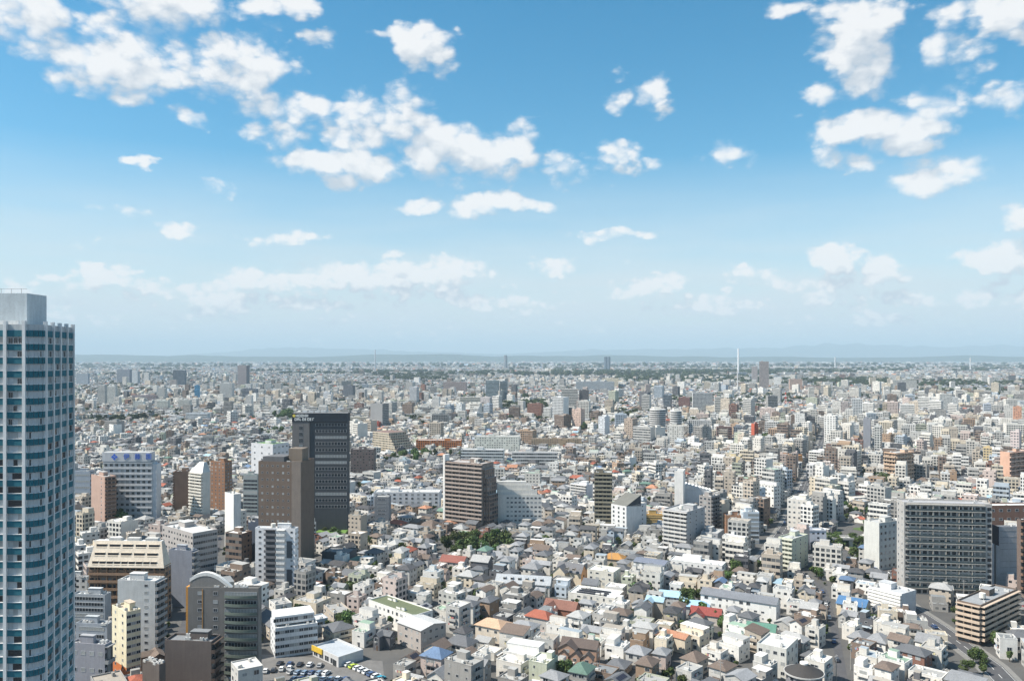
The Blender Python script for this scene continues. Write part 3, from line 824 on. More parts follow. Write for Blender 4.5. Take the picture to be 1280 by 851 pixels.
m = MB(); NV = 12; vr = []
for k in range(NV + 1):
    t = k / NV; vr.append((-.50 * w_ + .60 * w_ * t, h_ + .8 + 6.4 * math.sin(math.pi * (.22 + .74 * t)) - 1.2))
for (xa, za), (xb, zb) in zip(vr, vr[1:]):
    m.face([(xa, -.10 * d_, za), (xb, -.10 * d_, zb), (xb, .42 * d_, zb), (xa, .42 * d_, za)], WHITE); m.face([(xa, -.10 * d_, za - 1.3), (xb, -.10 * d_, zb - 1.3), (xb, -.10 * d_, zb), (xa, -.10 * d_, za)], WHITE)
    m.face([(xb, -.10 * d_, zb - .5), (xa, -.10 * d_, za - .5), (xa, .42 * d_, za - .5), (xb, .42 * d_, zb - .5)], PALE)
m.build('vault_roof', o)
m = MB(); m.face([(vr[0][0], -.07 * d_, h_)] + [(vr[-1][0], -.07 * d_, h_)] + [(x_, -.07 * d_, z_ - .6) for x_, z_ in vr[::-1] if z_ - .6 > h_], (.22, .21, .20)); m.build('vault_end_wall', o)
m = MB(); m.box(-.40 * w_, .0 * d_, h_, -.1 * w_, .4 * d_, h_ + 3.2, (.33, .30, .27)); m.build('plant_room', o)

# checkered white block
o = lm('apartment_block', 'white apartment block with dark checkered panels and zigzag stair', 'apartments', (319, 369, 373), 662, 427, 6, (.70, .70, .71), WROOF, left=None, right=('k', 1), floors=11, ref='the white checkered block', tank=True)
w_, d_, h_ = o['dims']; fh = h_ / 11
facade(o, 'front', ('win', 1, 1.5, 1.2, -.46, -.30), w_, d_, h_, 11, fh); facade(o, 'front', ('balc', (.16, .16, .17), (.16, .16, .17), 1.3, 1, -.26, .02), w_, d_, h_, 11, fh)
facade(o, 'front', ('balc', WHITE, WHITE, 1.6, 1, .05, .26), w_, d_, h_, 11, fh); facade(o, 'front', ('win', 1, 1.3, 1.2, .34, .48), w_, d_, h_, 11, fh)
for (f0, f1) in ((1, 4), (6, 9)):
    m = MB(); m.box(.29 * w_, -d_ / 2 - .2, f0 * fh, .42 * w_, -d_ / 2 - .1, f1 * fh, (.09, .095, .105)); m.build('dark_panel', o)
m = MB(); m.box(-.24 * w_, -d_ / 2 - .06, 0, .0, -d_ / 2 - .003, h_, (.10, .10, .11)); m.build('dark_stair_back', o)  # flat dark sheet on the wall face behind the stair landings

o = lm('clinic', 'low white building with long window rows behind the car park', 'clinic', (327, 344, 397), 787, 333, 66, (.66, .67, .68), WROOF, right=('win', 9, 2.2, 1.4), front=('win', 3, 1.4, 1.2), floors=4, ref='the low white building', gear=6, pent=False)
w_, d_, h_ = o['dims']
m = MB(); m.box(-.45 * w_, -.48 * d_, h_ + .8, .25 * w_, .46 * d_, h_ + 4.2, (.66, .67, .68), top=WROOF); up = m.build('upper_floor', o)
for k in range(8):
    t = link('window', WIN, up, (.25 * w_, (-.44 + k * .115) * d_, h_ + 2.6), R(90)); t.scale = (2.6, 1, 1.6)

# convenience store
o = lm('convenience_store', 'single storey grey roofed shop with yellow fascia on the car park', 'shop', (391, 423, 454), 823, 323, 44, (.55, .55, .55), (.40, .43, .46), left=None, floors=1, gear=0, pent=False, ref='the grey roofed shop')
w_, d_, h_ = o['dims']
m = MB(); m.box(-w_ / 2 - .2, -d_ / 2 - .5, h_ - 1.2, -.1 * w_, -d_ / 2 - .003, h_ + .9, (.62, .42, .05)); m.build('yellow_fascia', o)
for k in range(4):
    t = link('window', WIN, o, ((-.38 + k * .22) * w_, -d_ / 2, 1.6)); t.scale = (3.2, 1, 2.3)
m = MB(); m.box(-1.2, -.1, 0, 1.2, 0, 2.4, (.03, .035, .04)); m.build('door', o, (.36 * w_, -d_ / 2 - .003, 0))

lm('school', 'long white five storey block with regular square windows', 'school', (467, 549, 553), 616, 648, 1, (.60, .61, .63), (.55, .55, .53), front=('win', 11, 2.0, 1.6), floors=5, ref='the long white block', gear=8)
lm('stair_tower', 'grey stair tower with zigzag landings in front of the long white block', 'tower', (468, 486, 488), 622, 590, 2, (.23, .24, .26), front=('win', 1, 6.5, .5), floors=8, pent=False, gear=1)
o = lm('apartment_tower', 'brown apartment tower with wide balconies and a stepped dark side', 'apartments', (557, 603, 617), 581, 574, 31, (.235, .19, .165), (.40, .37, .35), front=bal((.38, .315, .275), (.38, .315, .275), 5, 1.3), left=None, right=('win', 3, 1.6, 1.2), floors=16, ref='the brown balcony tower', tank=True)
w_, d_, h_ = o['dims']
m = MB(); m.box(-w_ / 2 - 1.6, -d_ / 2 - 1, 0, -w_ / 2 - .003, -d_ / 2 + 5, h_ + 5.5, WHITE); m.build('end_wall', o)
for k, (dx, hh) in enumerate(((1.6, .93), (3.0, .80), (4.4, .55))):
    m = MB(); m.box(w_ / 2 + .003 + (0, 1.6, 3.0)[k], -d_ / 2 + 1 + k, 0, w_ / 2 + dx, d_ / 2 - 1, h_ * hh, (.20, .145, .12), kx=2, ky=1, top=CROOF); m.build('stepped_wing', o)
o = lm('apartment_block', 'pale terraced apartment block stepping back over its upper floors', 'apartments', (621, 677, 680), 603, 590, 1, (.66, .64, .60), (.58, .57, .55), front=('k', 0), floors=11, pent=False, gear=0, ref='the pale terraced block', tiers=[(-.5, .5, -.5, .5, .70), (-.5, .40, -.3, .5, .80), (-.5, .28, -.1, .5, .90), (-.5, .15, .1, .5, 1.0)])
w_, d_, h_ = o['dims']
facade(o, 'front', ('win', 9, 1.8, 1.4, -.3, .5), w_, d_, h_ * .70, 7, h_ * .70 / 7)
for (x1_, y0_, z_) in ((.5, -.5, .70), (.40, -.3, .80), (.28, -.1, .90)):
    m = MB(); m.box(-.5 * w_, y0_ * d_, z_ * h_, x1_ * w_, y0_ * d_ + .15, z_ * h_ + 1.0, OFFW); m.build('terrace_rail', o)
lm('apartment_tower', 'olive brown slab tower with striped balconies', 'apartments', (743, 765, 769), 592, 576, 8, (.17, .15, .115), front=bal((.30, .27, .20), (.30, .27, .20), 2), right=('k', 1), floors=14, ref='the olive striped tower')
o = lm('apartment_block', 'white and grey block with a steep dark single pitch roof', 'apartments', (764, 783, 808), 634, 556, 48, (.66, .66, .65), front=('win', 3, 1.6, 1.7), right=('win', 1, 1.2, 1.0, .15, .45), floors=7, pent=False, gear=0, ref='the dark pitched block')
w_, d_, h_ = o['dims']; a, b = w_ / 2, d_ / 2; m = MB()
m.face([(-a, -b, h_ + .82), (a, -b, h_ + .82), (a, b * .45, h_ + 7.0), (-a, b * .45, h_ + 7.0)], (.16, .16, .145)); m.face([(a, -b, h_ + .82), (a, b * .45, h_ - 1), (a, b * .45, h_ + 7.0)], (.05, .055, .065)); m.face([(-a, b * .45, h_ + .8), (-a, -b, h_ + .8), (-a, b * .45, h_ + 7.0)], CHAR); m.face([(a, b * .45, h_ + .8), (-a, b * .45, h_ + .8), (-a, b * .45, h_ + 7.0), (a, b * .45, h_ + 7.0)], CHAR)
m.build('pitched_roof', o)
lm('apartment_block', 'ochre low apartment block with open balconies', 'apartments', (806, 829, 831), 643, 590, 2, (.50, .33, .12), front=bal((.60, .42, .18), (.60, .42, .18), 4), floors=5, ref='the ochre block')
lm('apartment_tower', 'grey apartment tower with white edged balconies and an outside stair', 'apartments', (829, 859, 881), 641, 508, 40, (.36, .36, .37), front=bal(PALE, PALE, 4, 1.4), right=('win', 3, 1.4, 1.2), floors=10, ref='the white edged tower', tank=True)
lm('office_building', 'blank white slab tower beside the sawtooth roofed hall', 'office', (843, 854, 857), 590, 640, 18, WHITE, right=None, left=None, floors=8, gear=0, pent=False, ref='the blank white slab')
o = lm('factory_hall', 'white hall with a sawtooth skylight roof', 'hall', (856, 890, 893), 614, 655, 2, (.60, .62, .64), front=('k', 0), floors=5, gear=0, pent=False)
w_, d_, h_ = o['dims']
for k in range(8):
    m = MB(); x0, x1 = (-.5 + k / 8) * w_, (-.5 + (k + .95) / 8) * w_; hh = 6.5 * (1 - k / 9)
    m.face([(x0, -d_ / 2, h_ + .8), (x1, -d_ / 2, h_ + .8), (x1, -d_ / 2, h_ + hh), (x0, -d_ / 2, h_ + hh - 1.2)], (.58, .6, .62)); m.face([(x1, -d_ / 2, h_ + .8), (x1, d_ / 2, h_ + .8), (x1, d_ / 2, h_ + hh), (x1, -d_ / 2, h_ + hh)], (.08, .09, .1)); m.face([(x0, -d_ / 2, h_ + hh - 1.2), (x1, -d_ / 2, h_ + hh), (x1, d_ / 2, h_ + hh), (x0, d_ / 2, h_ + hh - 1.2)], WROOF)
    m.build('sawtooth_skylight', o)
lm('apartment_tower', 'dark grey apartment tower with black side right of the white edged tower', 'apartments', (874, 889, 900), 622, 548, 44, (.30, .275, .26), front=('win', 3, 2.0, 1.6), right=bal(CHAR, DGREY, 2), floors=11, ref='the dark grey tower')
lm('office_building', 'grey low office below the dark grey tower', 'office', (876, 897, 905), 668, 508, 30, (.34, .345, .36), front=('win', 3, .9, .9), right=('win', 2, .9, .9), floors=6, gear=3)
lm('office_building', 'tan brick slim office with one column of small windows', 'office', (907, 926, 929), 645, 545, 4, (.37, .205, .125), front=('win', 1, .9, .9), floors=7, ref='the tan brick office', tank=True)
lm('office_building', 'pale blue office with green glass strips beside the main street', 'office', (929, 949, 953), 641, 538, 4, (.55, .61, .66), WROOF, front=('band', -.2, .48, 1.8), right=('k', 1), floors=7, ref='the pale blue office')

# wide slab on the right
o = lm('apartment_tower', 'wide grey beige apartment slab with twelve rows of dark glass balconies', 'apartments', (1121, 1130, 1240), 629, 425, 98, (.40, .385, .365), (.36, .36, .37), front=('win', 2, 1.2, 1.5), right=('balc', (.54, .51, .46), (.05, .072, .08), 1.1, 6, -.47, .42), left=None, floors=14, ref='the wide balcony slab', gear=4, pent=False)
lm('office_building', 'pale concrete office with a blank left wall beside the wide balcony slab', 'office', (1080, 1099, 1125), 655, 470, 62, (.55, .55, .52), front=None, right=('win', 5, 1.7, 1.7), floors=7, ref='the pale concrete office')
lm('apartment_block', 'dark apartment block with peach balcony bands in the lower right corner', 'apartments', (1196, 1226, 1272), 758, 347, 52, (.16, .125, .105), (.28, .29, .30), front=bal((.52, .41, .315), (.52, .41, .315), 3, 1.4), right=bal((.52, .41, .315), (.52, .41, .315), 3, 1.6), floors=7, ref='the peach banded block', tank=True)
lm('parking_tower', 'pale grey ribbed car park tower with a black slab', 'garage', (1240, 1246, 1276), 660, 432, 84, (.44, .44, .455), right=('win', 1, 12, .14), front=None, floors=10, gear=1, pent=False, ref='the grey car park tower')
m = MB(); m.box(-.2, -3.4, 26, .2, 3.4, 36, (.03, .03, .05)); sb = m.build('advertising_board', None, (at(1244, 425)[0], 425, 0), R(-4)); tag(sb, 'black upright board fixed by the grey car park tower', 'board')
m = MB(); m.box(-.3, -.4, 0, .3, .4, 26, DGREY); m.build('mast', sb)
lm('apartment_tower', 'brick brown tower cut by the right edge of the picture', 'apartments', (1271, 1276, 1310), 651, 410, 84, (.15, .115, .10), left=None, right=bal(BROWN, BROWN, 3), floors=12, depth=14)
lm('school', 'brown school wing under a white gym roof at the right edge', 'school', (1224, 1236, 1320), 633, 545, 86, (.21, .115, .08), WROOF, right=('win', 8, 2.6, 1.8), floors=4, depth=46, gear=3, pent=False)
lm('apartment_block', 'white stepped apartment block with grey end wall above the ramp road', 'apartments', (1086, 1127, 1145), 744, 388, 56, (.64, .64, .64), (.46, .47, .48), front=bal(WHITE, WHITE, 6, 1.2), right=None, floors=6, ref='the white stepped block')
lm('apartment_block', 'pale green apartment block with a steep stepped gable', 'apartments', (973, 991, 1010), 675, 468, 46, (.50, .52, .42), (.45, .46, .46), front=bal((.60, .60, .50), (.60, .60, .50), 4), right=('win', 3, 1.2, 1.0), floors=7, ref='the pale green block')
lm('school', 'long off white school block with rows of windows beside the canal', 'school', (1060, 1068, 1126), 623, 660, 74, OFFW, OFFW, right=('win', 12, 2.2, 1.6), front=None, floors=4, ref='the long off white school', gear=4)
o = lm('community_hall', 'off white three storey hall beside a round black roofed pavilion at the bottom edge', 'hall', (946, 983, 1020), 813, 311, 36, (.58, .57, .53), (.52, .52, .51), front=('win', 4, 1.6, 1.4), right=('win', 3, 1.5, 1.8), floors=3, ref='the off white hall', gear=2, pent=False)
m = MB(); px_, py_ = at(1005, 296); m.cyl(0, 0, 0, 8.6, 6.4, (.20, .20, .21), 28, kind=1); pv = m.build('pavilion', None, (px_, py_, 0)); tag(pv, 'round pavilion with a black conical roof at the bottom edge', 'pavilion'); occ_mark(px_, py_, 14, 14, 0)
m = MB(); n = 28
m.cyl(0, 0, 8.6, 9.1, 7.2, (.45, .44, .42), n)
for k in range(n):
    a0, a1 = 2 * math.pi * k / n, 2 * math.pi * (k + 1) / n
    m.face([(6.9 * math.cos(a0), 6.9 * math.sin(a0), 9.11), (6.9 * math.cos(a1), 6.9 * math.sin(a1), 9.11), (.9 * math.cos(a1), .9 * math.sin(a1), 12), (.9 * math.cos(a0), .9 * math.sin(a0), 12)], (.05, .046, .044))
rf = m.build('conical_roof', pv); m = MB(); m.cyl(0, 0, 11.9, 12.5, 1.5, WHITE, 14); m.build('skylight', rf)
lm('office_building', 'white office with blue tinted windows above a green bank', 'office', (988, 1029, 1033), 661, 528, 2, (.62, .64, .70), WROOF, front=('win', 5, 1.9, 1.1), floors=4, ref='the blue tinted office')
lm('apartment_block', 'off white stacked block with roof terraces at the main street corner', 'apartments', (984, 1008, 1031), 626, 575, 34, (.62, .59, .54), OFFW, front=('win', 4, 1.5, 1.4), right=('win', 3, 1.5, 1.4), floors=6, ref='the stacked corner block')
lm('apartment_block', 'orange brown gabled block beside the main street', 'apartments', (965, 992, 1003), 572, 900, 38, (.46, .26, .12), (.35, .2, .12), front=('win', 4, 2.0, 1.7), floors=5, ref='the orange gabled block')
lm('apartment_block', 'bright white terraced block right of the main street', 'apartments', (1011, 1036, 1048), 566, 900, 36, WHITE, WROOF, front=bal(WHITE, WHITE, 4), floors=6, ref='the bright white terraces')
lm('office_building', 'pale low office with ribbed front right of the main street', 'office', (1008, 1040, 1049), 583, 800, 30, (.62, .62, .61), WROOF, front=('win', 8, 2.0, 2.6), floors=4)
lm('apartment_tower', 'white apartment tower with dark window dots right of the main street', 'apartments', (1030, 1044, 1054), 520, 1090, 32, WHITE, front=('win', 4, 1.8, 1.5), right=bal(WHITE, WHITE, 3), floors=15, ref='the white dotted tower')
lm('apartment_block', 'beige apartment block with balcony grid beyond the school', 'apartments', (1105, 1120, 1142), 567, 780, 60, (.56, .40, .29), front=bal(TAN, (.5, .38, .28), 2), right=bal((.58, .43, .32), (.58, .43, .32), 5), floors=8, ref='the beige balcony block')
lm('apartment_block', 'peach apartment block at the right edge beyond the school', 'apartments', (1250, 1262, 1286), 566, 760, 60, (.58, .36, .26), right=bal((.60, .42, .33), (.60, .42, .33), 4), floors=8)
lm('apartment_block', 'yellow apartment block beside an elevated slip road', 'apartments', (1229, 1240, 1247), 560, 900, 30, (.62, .48, .26), front=('win', 3, 2.0, 1.6), floors=8)
lm('apartment_tower', 'pink white slim tower at the right edge', 'apartments', (1263, 1274, 1288), 540, 900, 40, (.62, .52, .50), front=('win', 3, 1.8, 1.4), floors=13)
lm('apartment_block', 'dark grey block with white trims below the green lawn', 'apartments', (393, 421, 444), 657, 600, 38, (.13, .13, .14), WROOF, front=('k', 2), right=('win', 3, 1.4, 1.2), floors=6)
lm('apartment_block', 'white six storey block left of the main street', 'apartments', (935, 962, 974), 594, 760, 34, OFFW, WROOF, front=('win', 5, 1.6, 1.4), right=('k', 1), floors=6)
lm('apartment_block', 'white low block with roof box left of the blank white slab', 'apartments', (713, 733, 741), 607, 690, 40, (.60, .61, .62), WROOF, front=bal(PALE, PALE, 3), floors=6)
lm('office_building', 'long grey office with stepped white bands above the alley', 'office', (203, 241, 272), 668, 430, 40, (.40, .37, .35), (.52, .52, .51), front=('k', 1), right=('band', -.47, .47, 1.5), floors=9, ref='the long grey office', gear=7)
lm('office_building', 'slate blue office wall right of the cream mansard block', 'office', (211, 240, 247), 690, 400, 14, (.24, .26, .31), (.34, .36, .39), right=bal(GREY, GREY, 2), floors=9, gear=5)
lm('office_building', 'navy slim block behind the white checkered block', 'office', (310, 328, 336), 655, 480, 30, (.05, .065, .095), (.4, .4, .4), left=None, right=('k', 3), floors=8)
lm('office_building', 'charcoal low building with flat roof beside the brown hotel', 'office', (402, 436, 446), 692, 480, 10, (.10, .105, .115), (.17, .175, .18), floors=3, gear=2, pent=False)

# farther landmarks: (left, corner, right, top row, distance, turn, wall, front kind, side kind, floors, label, name)
FAR = [
 (520, 576, 579, 551, 1040, 3, (.48, .17, .05), 2, 1, 6, 'bright orange low apartment row behind trees', 'apartment_block'),
 (438, 467, 470, 562, 830, 4, (.12, .095, .09), 1, 1, 10, 'dark brown square block left of the terraced brown ridge', 'apartment_block'),
 (593, 649, 655, 546, 1020, 4, (.66, .65, .58), 1, 0, 5, 'cream white hospital like block with a roof storey', 'office_building'),
 (640, 697, 700, 566, 900, 3, (.62, .61, .59), 3, 0, 5, 'white institutional block with dark deep strips', 'office_building'),
 (576, 629, 633, 563, 930, 5, (.55, .58, .58), 3, 1, 4, 'pale grey green block with window strips behind the brown balcony tower', 'office_building'),
 (664, 727, 729, 549, 1090, 2, (.42, .31, .21), 1, 1, 5, 'long tan block with a planted roof', 'office_building'),
 (463, 478, 486, 505, 1400, 25, (.30, .30, .30), 0, 2, 14, 'grey tower with a blank wall and dark side', 'apartment_tower'),
 (464, 473, 476, 528, 1390, 10, (.46, .10, .06), 1, 1, 5, 'bright red square building', 'office_building'),
 (512, 521, 524, 484, 2060, 15, (.62, .63, .65), 2, 3, 19, 'white striped tower alone in the middle distance', 'apartment_tower'),
 (429, 441, 444, 482, 2300, 15, (.13, .14, .16), 1, 1, 15, 'dark grey tower above the dark office tower', 'apartment_tower'),
 (607, 623, 625, 476, 2200, 4, (.30, .36, .38), 3, 3, 18, 'grey green glassy slab tower', 'apartment_tower'),
 (625, 634, 636, 477, 2230, 4, (.20, .25, .28), 3, 3, 18, 'darker twin of the grey green glassy slab', 'apartment_tower'),
 (627, 637, 640, 499, 2330, 20, (.40, .12, .10), 1, 1, 3, 'red brick low building beside the wooded hill', 'office_building'),
 (554, 583, 585, 478, 2750, 3, (.36, .29, .27), 1, 1, 10, 'wide pinkish grey slab with a dark end', 'apartment_tower'),
 (575, 603, 606, 497, 2000, 3, (.58, .55, .47), 3, 1, 8, 'wide cream office with window strips', 'office_building'),
 (690, 704, 711, 497, 1500, 28, (.68, .68, .67), 2, 0, 15, 'white balcony tower with a plain grey side', 'apartment_tower'),
 (702, 722, 724, 487, 1800, 5, (.58, .55, .50), 3, 1, 15, 'off white tower with dark strips beside the white balcony tower', 'apartment_tower'),
 (724, 735, 738, 488, 1800, 10, (.10, .095, .10), 1, 1, 15, 'black brown tower joined to an off white tower', 'apartment_tower'),
 (720, 768, 772, 477, 2900, 2, (.60, .62, .63), 3, 1, 9, 'very wide white office block on the skyline', 'office_building'),
 (753, 773, 776, 473, 3150, 8, (.66, .58, .44), 1, 1, 12, 'cream block on the skyline beyond the very wide white office', 'office_building'),
 (866, 891, 895, 491, 1760, 4, (.56, .56, .55), 2, 1, 16, 'large pale slab tower with white stripes', 'apartment_tower'),
 (829, 838, 844, 494, 1900, 20, (.14, .17, .20), 3, 3, 13, 'blue black tower left of the large pale slab', 'apartment_tower'),
 (848, 862, 867, 497, 1900, 18, (.20, .11, .095), 1, 1, 12, 'maroon brown tower left of the large pale slab', 'apartment_tower'),
 (949, 961, 965, 452, 2900, 16, (.40, .345, .33), 2, 1, 34, 'tallest brown grey tower on the skyline', 'apartment_tower'),
 (987, 1003, 1005, 474, 2900, 4, (.56, .39, .31), 1, 0, 14, 'pink square block on the skyline', 'office_building'),
 (1005, 1031, 1033, 482, 2900, 3, (.56, .41, .34), 1, 0, 6, 'long pink low wing on the skyline', 'office_building'),
 (1113, 1143, 1146, 475, 3050, 4, (.60, .56, .50), 3, 0, 14, 'broad cream office block on the right skyline', 'office_building'),
 (1065, 1078, 1083, 499, 1500, 22, (.60, .61, .61), 2, 3, 15, 'white tower with dark side stripes', 'apartment_tower'),
 (1079, 1088, 1093, 524, 1060, 28, (.26, .27, .30), 0, 2, 13, 'blank slate grey tower', 'apartment_tower'),
 (1093, 1101, 1108, 533, 1000, 30, (.56, .56, .53), 2, 2, 12, 'pale tower beside the blank slate grey tower', 'apartment_tower'),
 (1103, 1109, 1113, 504, 1600, 25, (.50, .42, .32), 2, 1, 12, 'narrow beige tower before a wooded patch', 'apartment_tower'),
 (1136, 1148, 1153, 502, 1650, 25, (.66, .56, .45), 1, 1, 11, 'cream tower with a pointed roof box', 'apartment_tower'),
 (1219, 1226, 1230, 508, 1600, 20, (.24, .20, .19), 1, 1, 10, 'dark brown slim block on the right', 'apartment_tower'),
 (1230, 1239, 1243, 505, 1600, 20, (.52, .56, .62), 3, 1, 11, 'bluish white slim tower on the right', 'apartment_tower'),
 (1243, 1262, 1266, 502, 1800, 12, (.62, .58, .52), 2, 1, 9, 'cream terraced slab on the right', 'apartment_tower'),
 (1267, 1277, 1284, 509, 1420, 25, (.56, .30, .20), 1, 1, 10, 'salmon apartment block at the right edge of the middle distance', 'apartment_block'),
 (297, 308, 312, 457, 3200, 20, (.22, .20, .21), 1, 1, 26, 'dark tower standing tallest on the left skyline', 'apartment_tower'),
 (216, 231, 233, 463, 3350, 5, (.13, .16, .20), 3, 1, 20, 'wide slate blue slab on the left skyline', 'apartment_tower'),
 (275, 290, 293, 479, 2180, 8, (.62, .62, .60), 2, 1, 17, 'white ribbed tower on the left', 'apartment_tower'),
 (303, 320, 323, 486, 2200, 6, (.20, .22, .26), 3, 1, 12, 'block with a wide blue black window front', 'office_building'),
 (239, 243, 250, 482, 2250, 70, (.16, .42, .62), 0, 1, 15, 'grey tower with a bright blue side', 'apartment_tower'),
 (122, 131, 134, 482, 2050, 14, (.42, .43, .42), 2, 1, 14, 'grey tower beside the teal tower in the distance', 'apartment_tower'),
 (134, 144, 147, 483, 2030, 14, (.56, .57, .54), 2, 1, 14, 'pale tower second from the teal tower in the distance', 'apartment_tower'),
 (165, 195, 197, 494, 2150, 2, (.42, .34, .35), 3, 1, 7, 'long mauve low slab', 'apartment_block'),
 (197, 206, 209, 485, 2150, 14, (.50, .50, .48), 2, 1, 13, 'grey white tower at the end of the mauve slab', 'apartment_tower'),
 (166, 179, 182, 502, 1860, 8, (.60, .62, .58), 2, 1, 8, 'pale housing slab before the mauve slab', 'apartment_block'),
 (196, 210, 213, 501, 1860, 8, (.62, .63, .57), 2, 1, 8, 'pale housing slab in the middle of three', 'apartment_block'),
 (223, 237, 240, 500, 1870, 8, (.62, .62, .57), 2, 1, 8, 'pale housing slab right of two alike', 'apartment_block'),
 (232, 259, 263, 517, 1520, 10, (.50, .54, .57), 3, 1, 5, 'blue white terraced low office', 'office_building'),
 (95, 110, 112, 467, 3500, 6, (.34, .38, .42), 1, 1, 18, 'hazy blue slab beside the teal tower on the skyline', 'apartment_tower'),
 (146, 162, 165, 462, 3650, 6, (.26, .28, .32), 1, 1, 22, 'hazy grey slab on the left skyline', 'apartment_tower'),
 (165, 172, 175, 464, 3600, 15, (.45, .48, .50), 1, 1, 20, 'pale slim tower on the left skyline', 'apartment_tower'),
 (180, 186, 188, 466, 3500, 15, (.52, .52, .50), 1, 1, 18, 'small white tower on the left skyline', 'apartment_tower'),
 (586, 599, 601, 522, 1420, 5, (.50, .42, .34), 1, 1, 10, 'beige square block with dot windows', 'apartment_block'),
 (523, 539, 541, 523, 1500, 4, (.44, .31, .22), 1, 1, 8, 'tan block in the middle distance', 'apartment_block'),
 (540, 551, 554, 519, 1600, 12, (.26, .27, .29), 3, 1, 9, 'slate grey block beside the tan block', 'office_building'),
 (556, 563, 568, 507, 1650, 25, (.30, .36, .42), 3, 1, 15, 'steel blue tower in the middle distance', 'apartment_tower'),
 (570, 577, 582, 505, 1600, 28, (.62, .63, .62), 1, 1, 15, 'white tower right of the steel blue tower', 'apartment_tower'),
 (600, 612, 615, 497, 1900, 12, (.62, .56, .54), 1, 1, 13, 'pink white tower before the glassy slab', 'apartment_tower'),
 (446, 456, 459, 487, 2150, 12, (.50, .48, .46), 1, 1, 14, 'pale grey block right of a dark grey tower', 'apartment_tower'),
 (404, 412, 414, 490, 2200, 12, (.60, .61, .62), 1, 1, 12, 'white slim block above the dark office tower', 'apartment_tower'),
 (715, 726, 731, 512, 1350, 30, (.58, .43, .36), 1, 1, 9, 'pink pointed block right of the white balcony tower', 'apartment_block'),
 (748, 756, 762, 521, 1250, 35, (.62, .64, .66), 1, 0, 8, 'white slim block with a blue edge', 'apartment_block'),
 (780, 791, 797, 524, 1200, 35, (.40, .32, .26), 1, 1, 8, 'brown beige block near the cylindrical towers', 'apartment_block'),
 (861, 888, 895, 526, 1250, 12, (.62, .61, .59), 2, 1, 8, 'white slab before the large pale slab tower', 'apartment_block'),
 (896, 915, 918, 534, 1180, 8, (.22, .15, .135), 3, 1, 7, 'dark red brown banded block', 'apartment_block'),
 (917, 929, 934, 534, 1130, 25, (.16, .18, .21), 2, 2, 9, 'blue black block with white edges', 'apartment_block'),
 (939, 943, 948, 530, 1150, 50, (.50, .12, .07), 0, 1, 9, 'slim block with a vivid red wall', 'apartment_block'),
 (956, 972, 979, 528, 1150, 25, (.60, .59, .57), 2, 1, 8, 'white layered block left of the main street', 'apartment_block'),
 (908, 925, 931, 571, 870, 25, (.64, .53, .33), 0, 1, 7, 'plain yellow cream block left of the main street', 'apartment_block'),
 (1051, 1060, 1064, 503, 1600, 25, (.34, .30, .29), 1, 1, 10, 'brown grey block behind the white dotted tower', 'apartment_block'),
 (755, 757, 759, 446, 7200, 30, (.20, .26, .33), 3, 3, 36, 'left one of two slim hazy towers on the horizon', 'apartment_tower'),
 (759, 761, 763, 446, 7300, 30, (.20, .26, .33), 3, 3, 36, 'right one of two slim hazy towers on the horizon', 'apartment_tower'),
 (630, 632, 634, 444, 8200, 20, (.30, .33, .36), 1, 1, 30, 'small hazy tower on the horizon near the middle', 'apartment_tower'),
 (940, 947, 949, 458, 3600, 10, (.42, .37, .36), 1, 1, 18, 'brown grey block behind the tallest skyline tower', 'apartment_tower'),
]
for (a, c, b, yt, D, th, wall, kf, kr, fl, lab, nm) in FAR:
    lm(nm, lab, 'apartments' if 'apartment' in nm else 'office', (a, c, b), yt, D, th, wall, (.45, .44, .43), front=('k', kf), right=('k', kr), floors=fl, gear=0 if D > 2500 else 2, pent=D < 3300, group=None)
# brown ridge of terraces
cx_, cy_, w_, d_, h_, rz_ = from_photo(466, 486, 508, 541, 1010, 42)
o = building('apartment_block', 'cream and brown terraced block stepping down like a ridge', 'apartments', cx_, cy_, w_, d_, h_, rz_, (.58, .50, .38), (.20, .13, .11), front=('k', 2), right=('k', 2), floors=9, pent=False, gear=0, tiers=[(-.5, .5, -.5 + .1 * k, .5, 1 - .0 * k) if k == 0 else (.5 + .09 * (k - 1), .5 + .09 * k, -.5, .5, 1 - .13 * k) for k in range(7)])
# two round towers
for (px, hw, yt, D, lab) in ((822, 10, 512, 1300, 'left and wider one of two round white striped towers'), (845, 7.5, 514, 1250, 'right and slimmer one of two round white striped towers')):
    x, y = at(px, D); r = hw * D / F; h = HC - (yt - HY) * D / F
    m = MB(); m.cyl(0, 0, 0, h, r - .8, (.06, .065, .07), 24)
    o = m.build('apartment_tower', None, (x, y, 0)); tag(o, lab, 'apartments', 'round striped towers'); occ_mark(x, y, 2 * r, 2 * r, 0, 2)
    m = MB(); m.cyl(0, 0, 0, 1.5, r, (.62, .61, .59), 24); me = m.mesh('balcony_ring')
    nfl = int(h / 3.2)
    for f in range(nfl + 1): link('balcony_ring', me, o, (0, 0, f * h / nfl - .5))
    m = MB(); m.box(-r * .5, -r * .4, h + 1, r * .4, r * .4, h + 4, OFFW); m.build('plant_room', o)
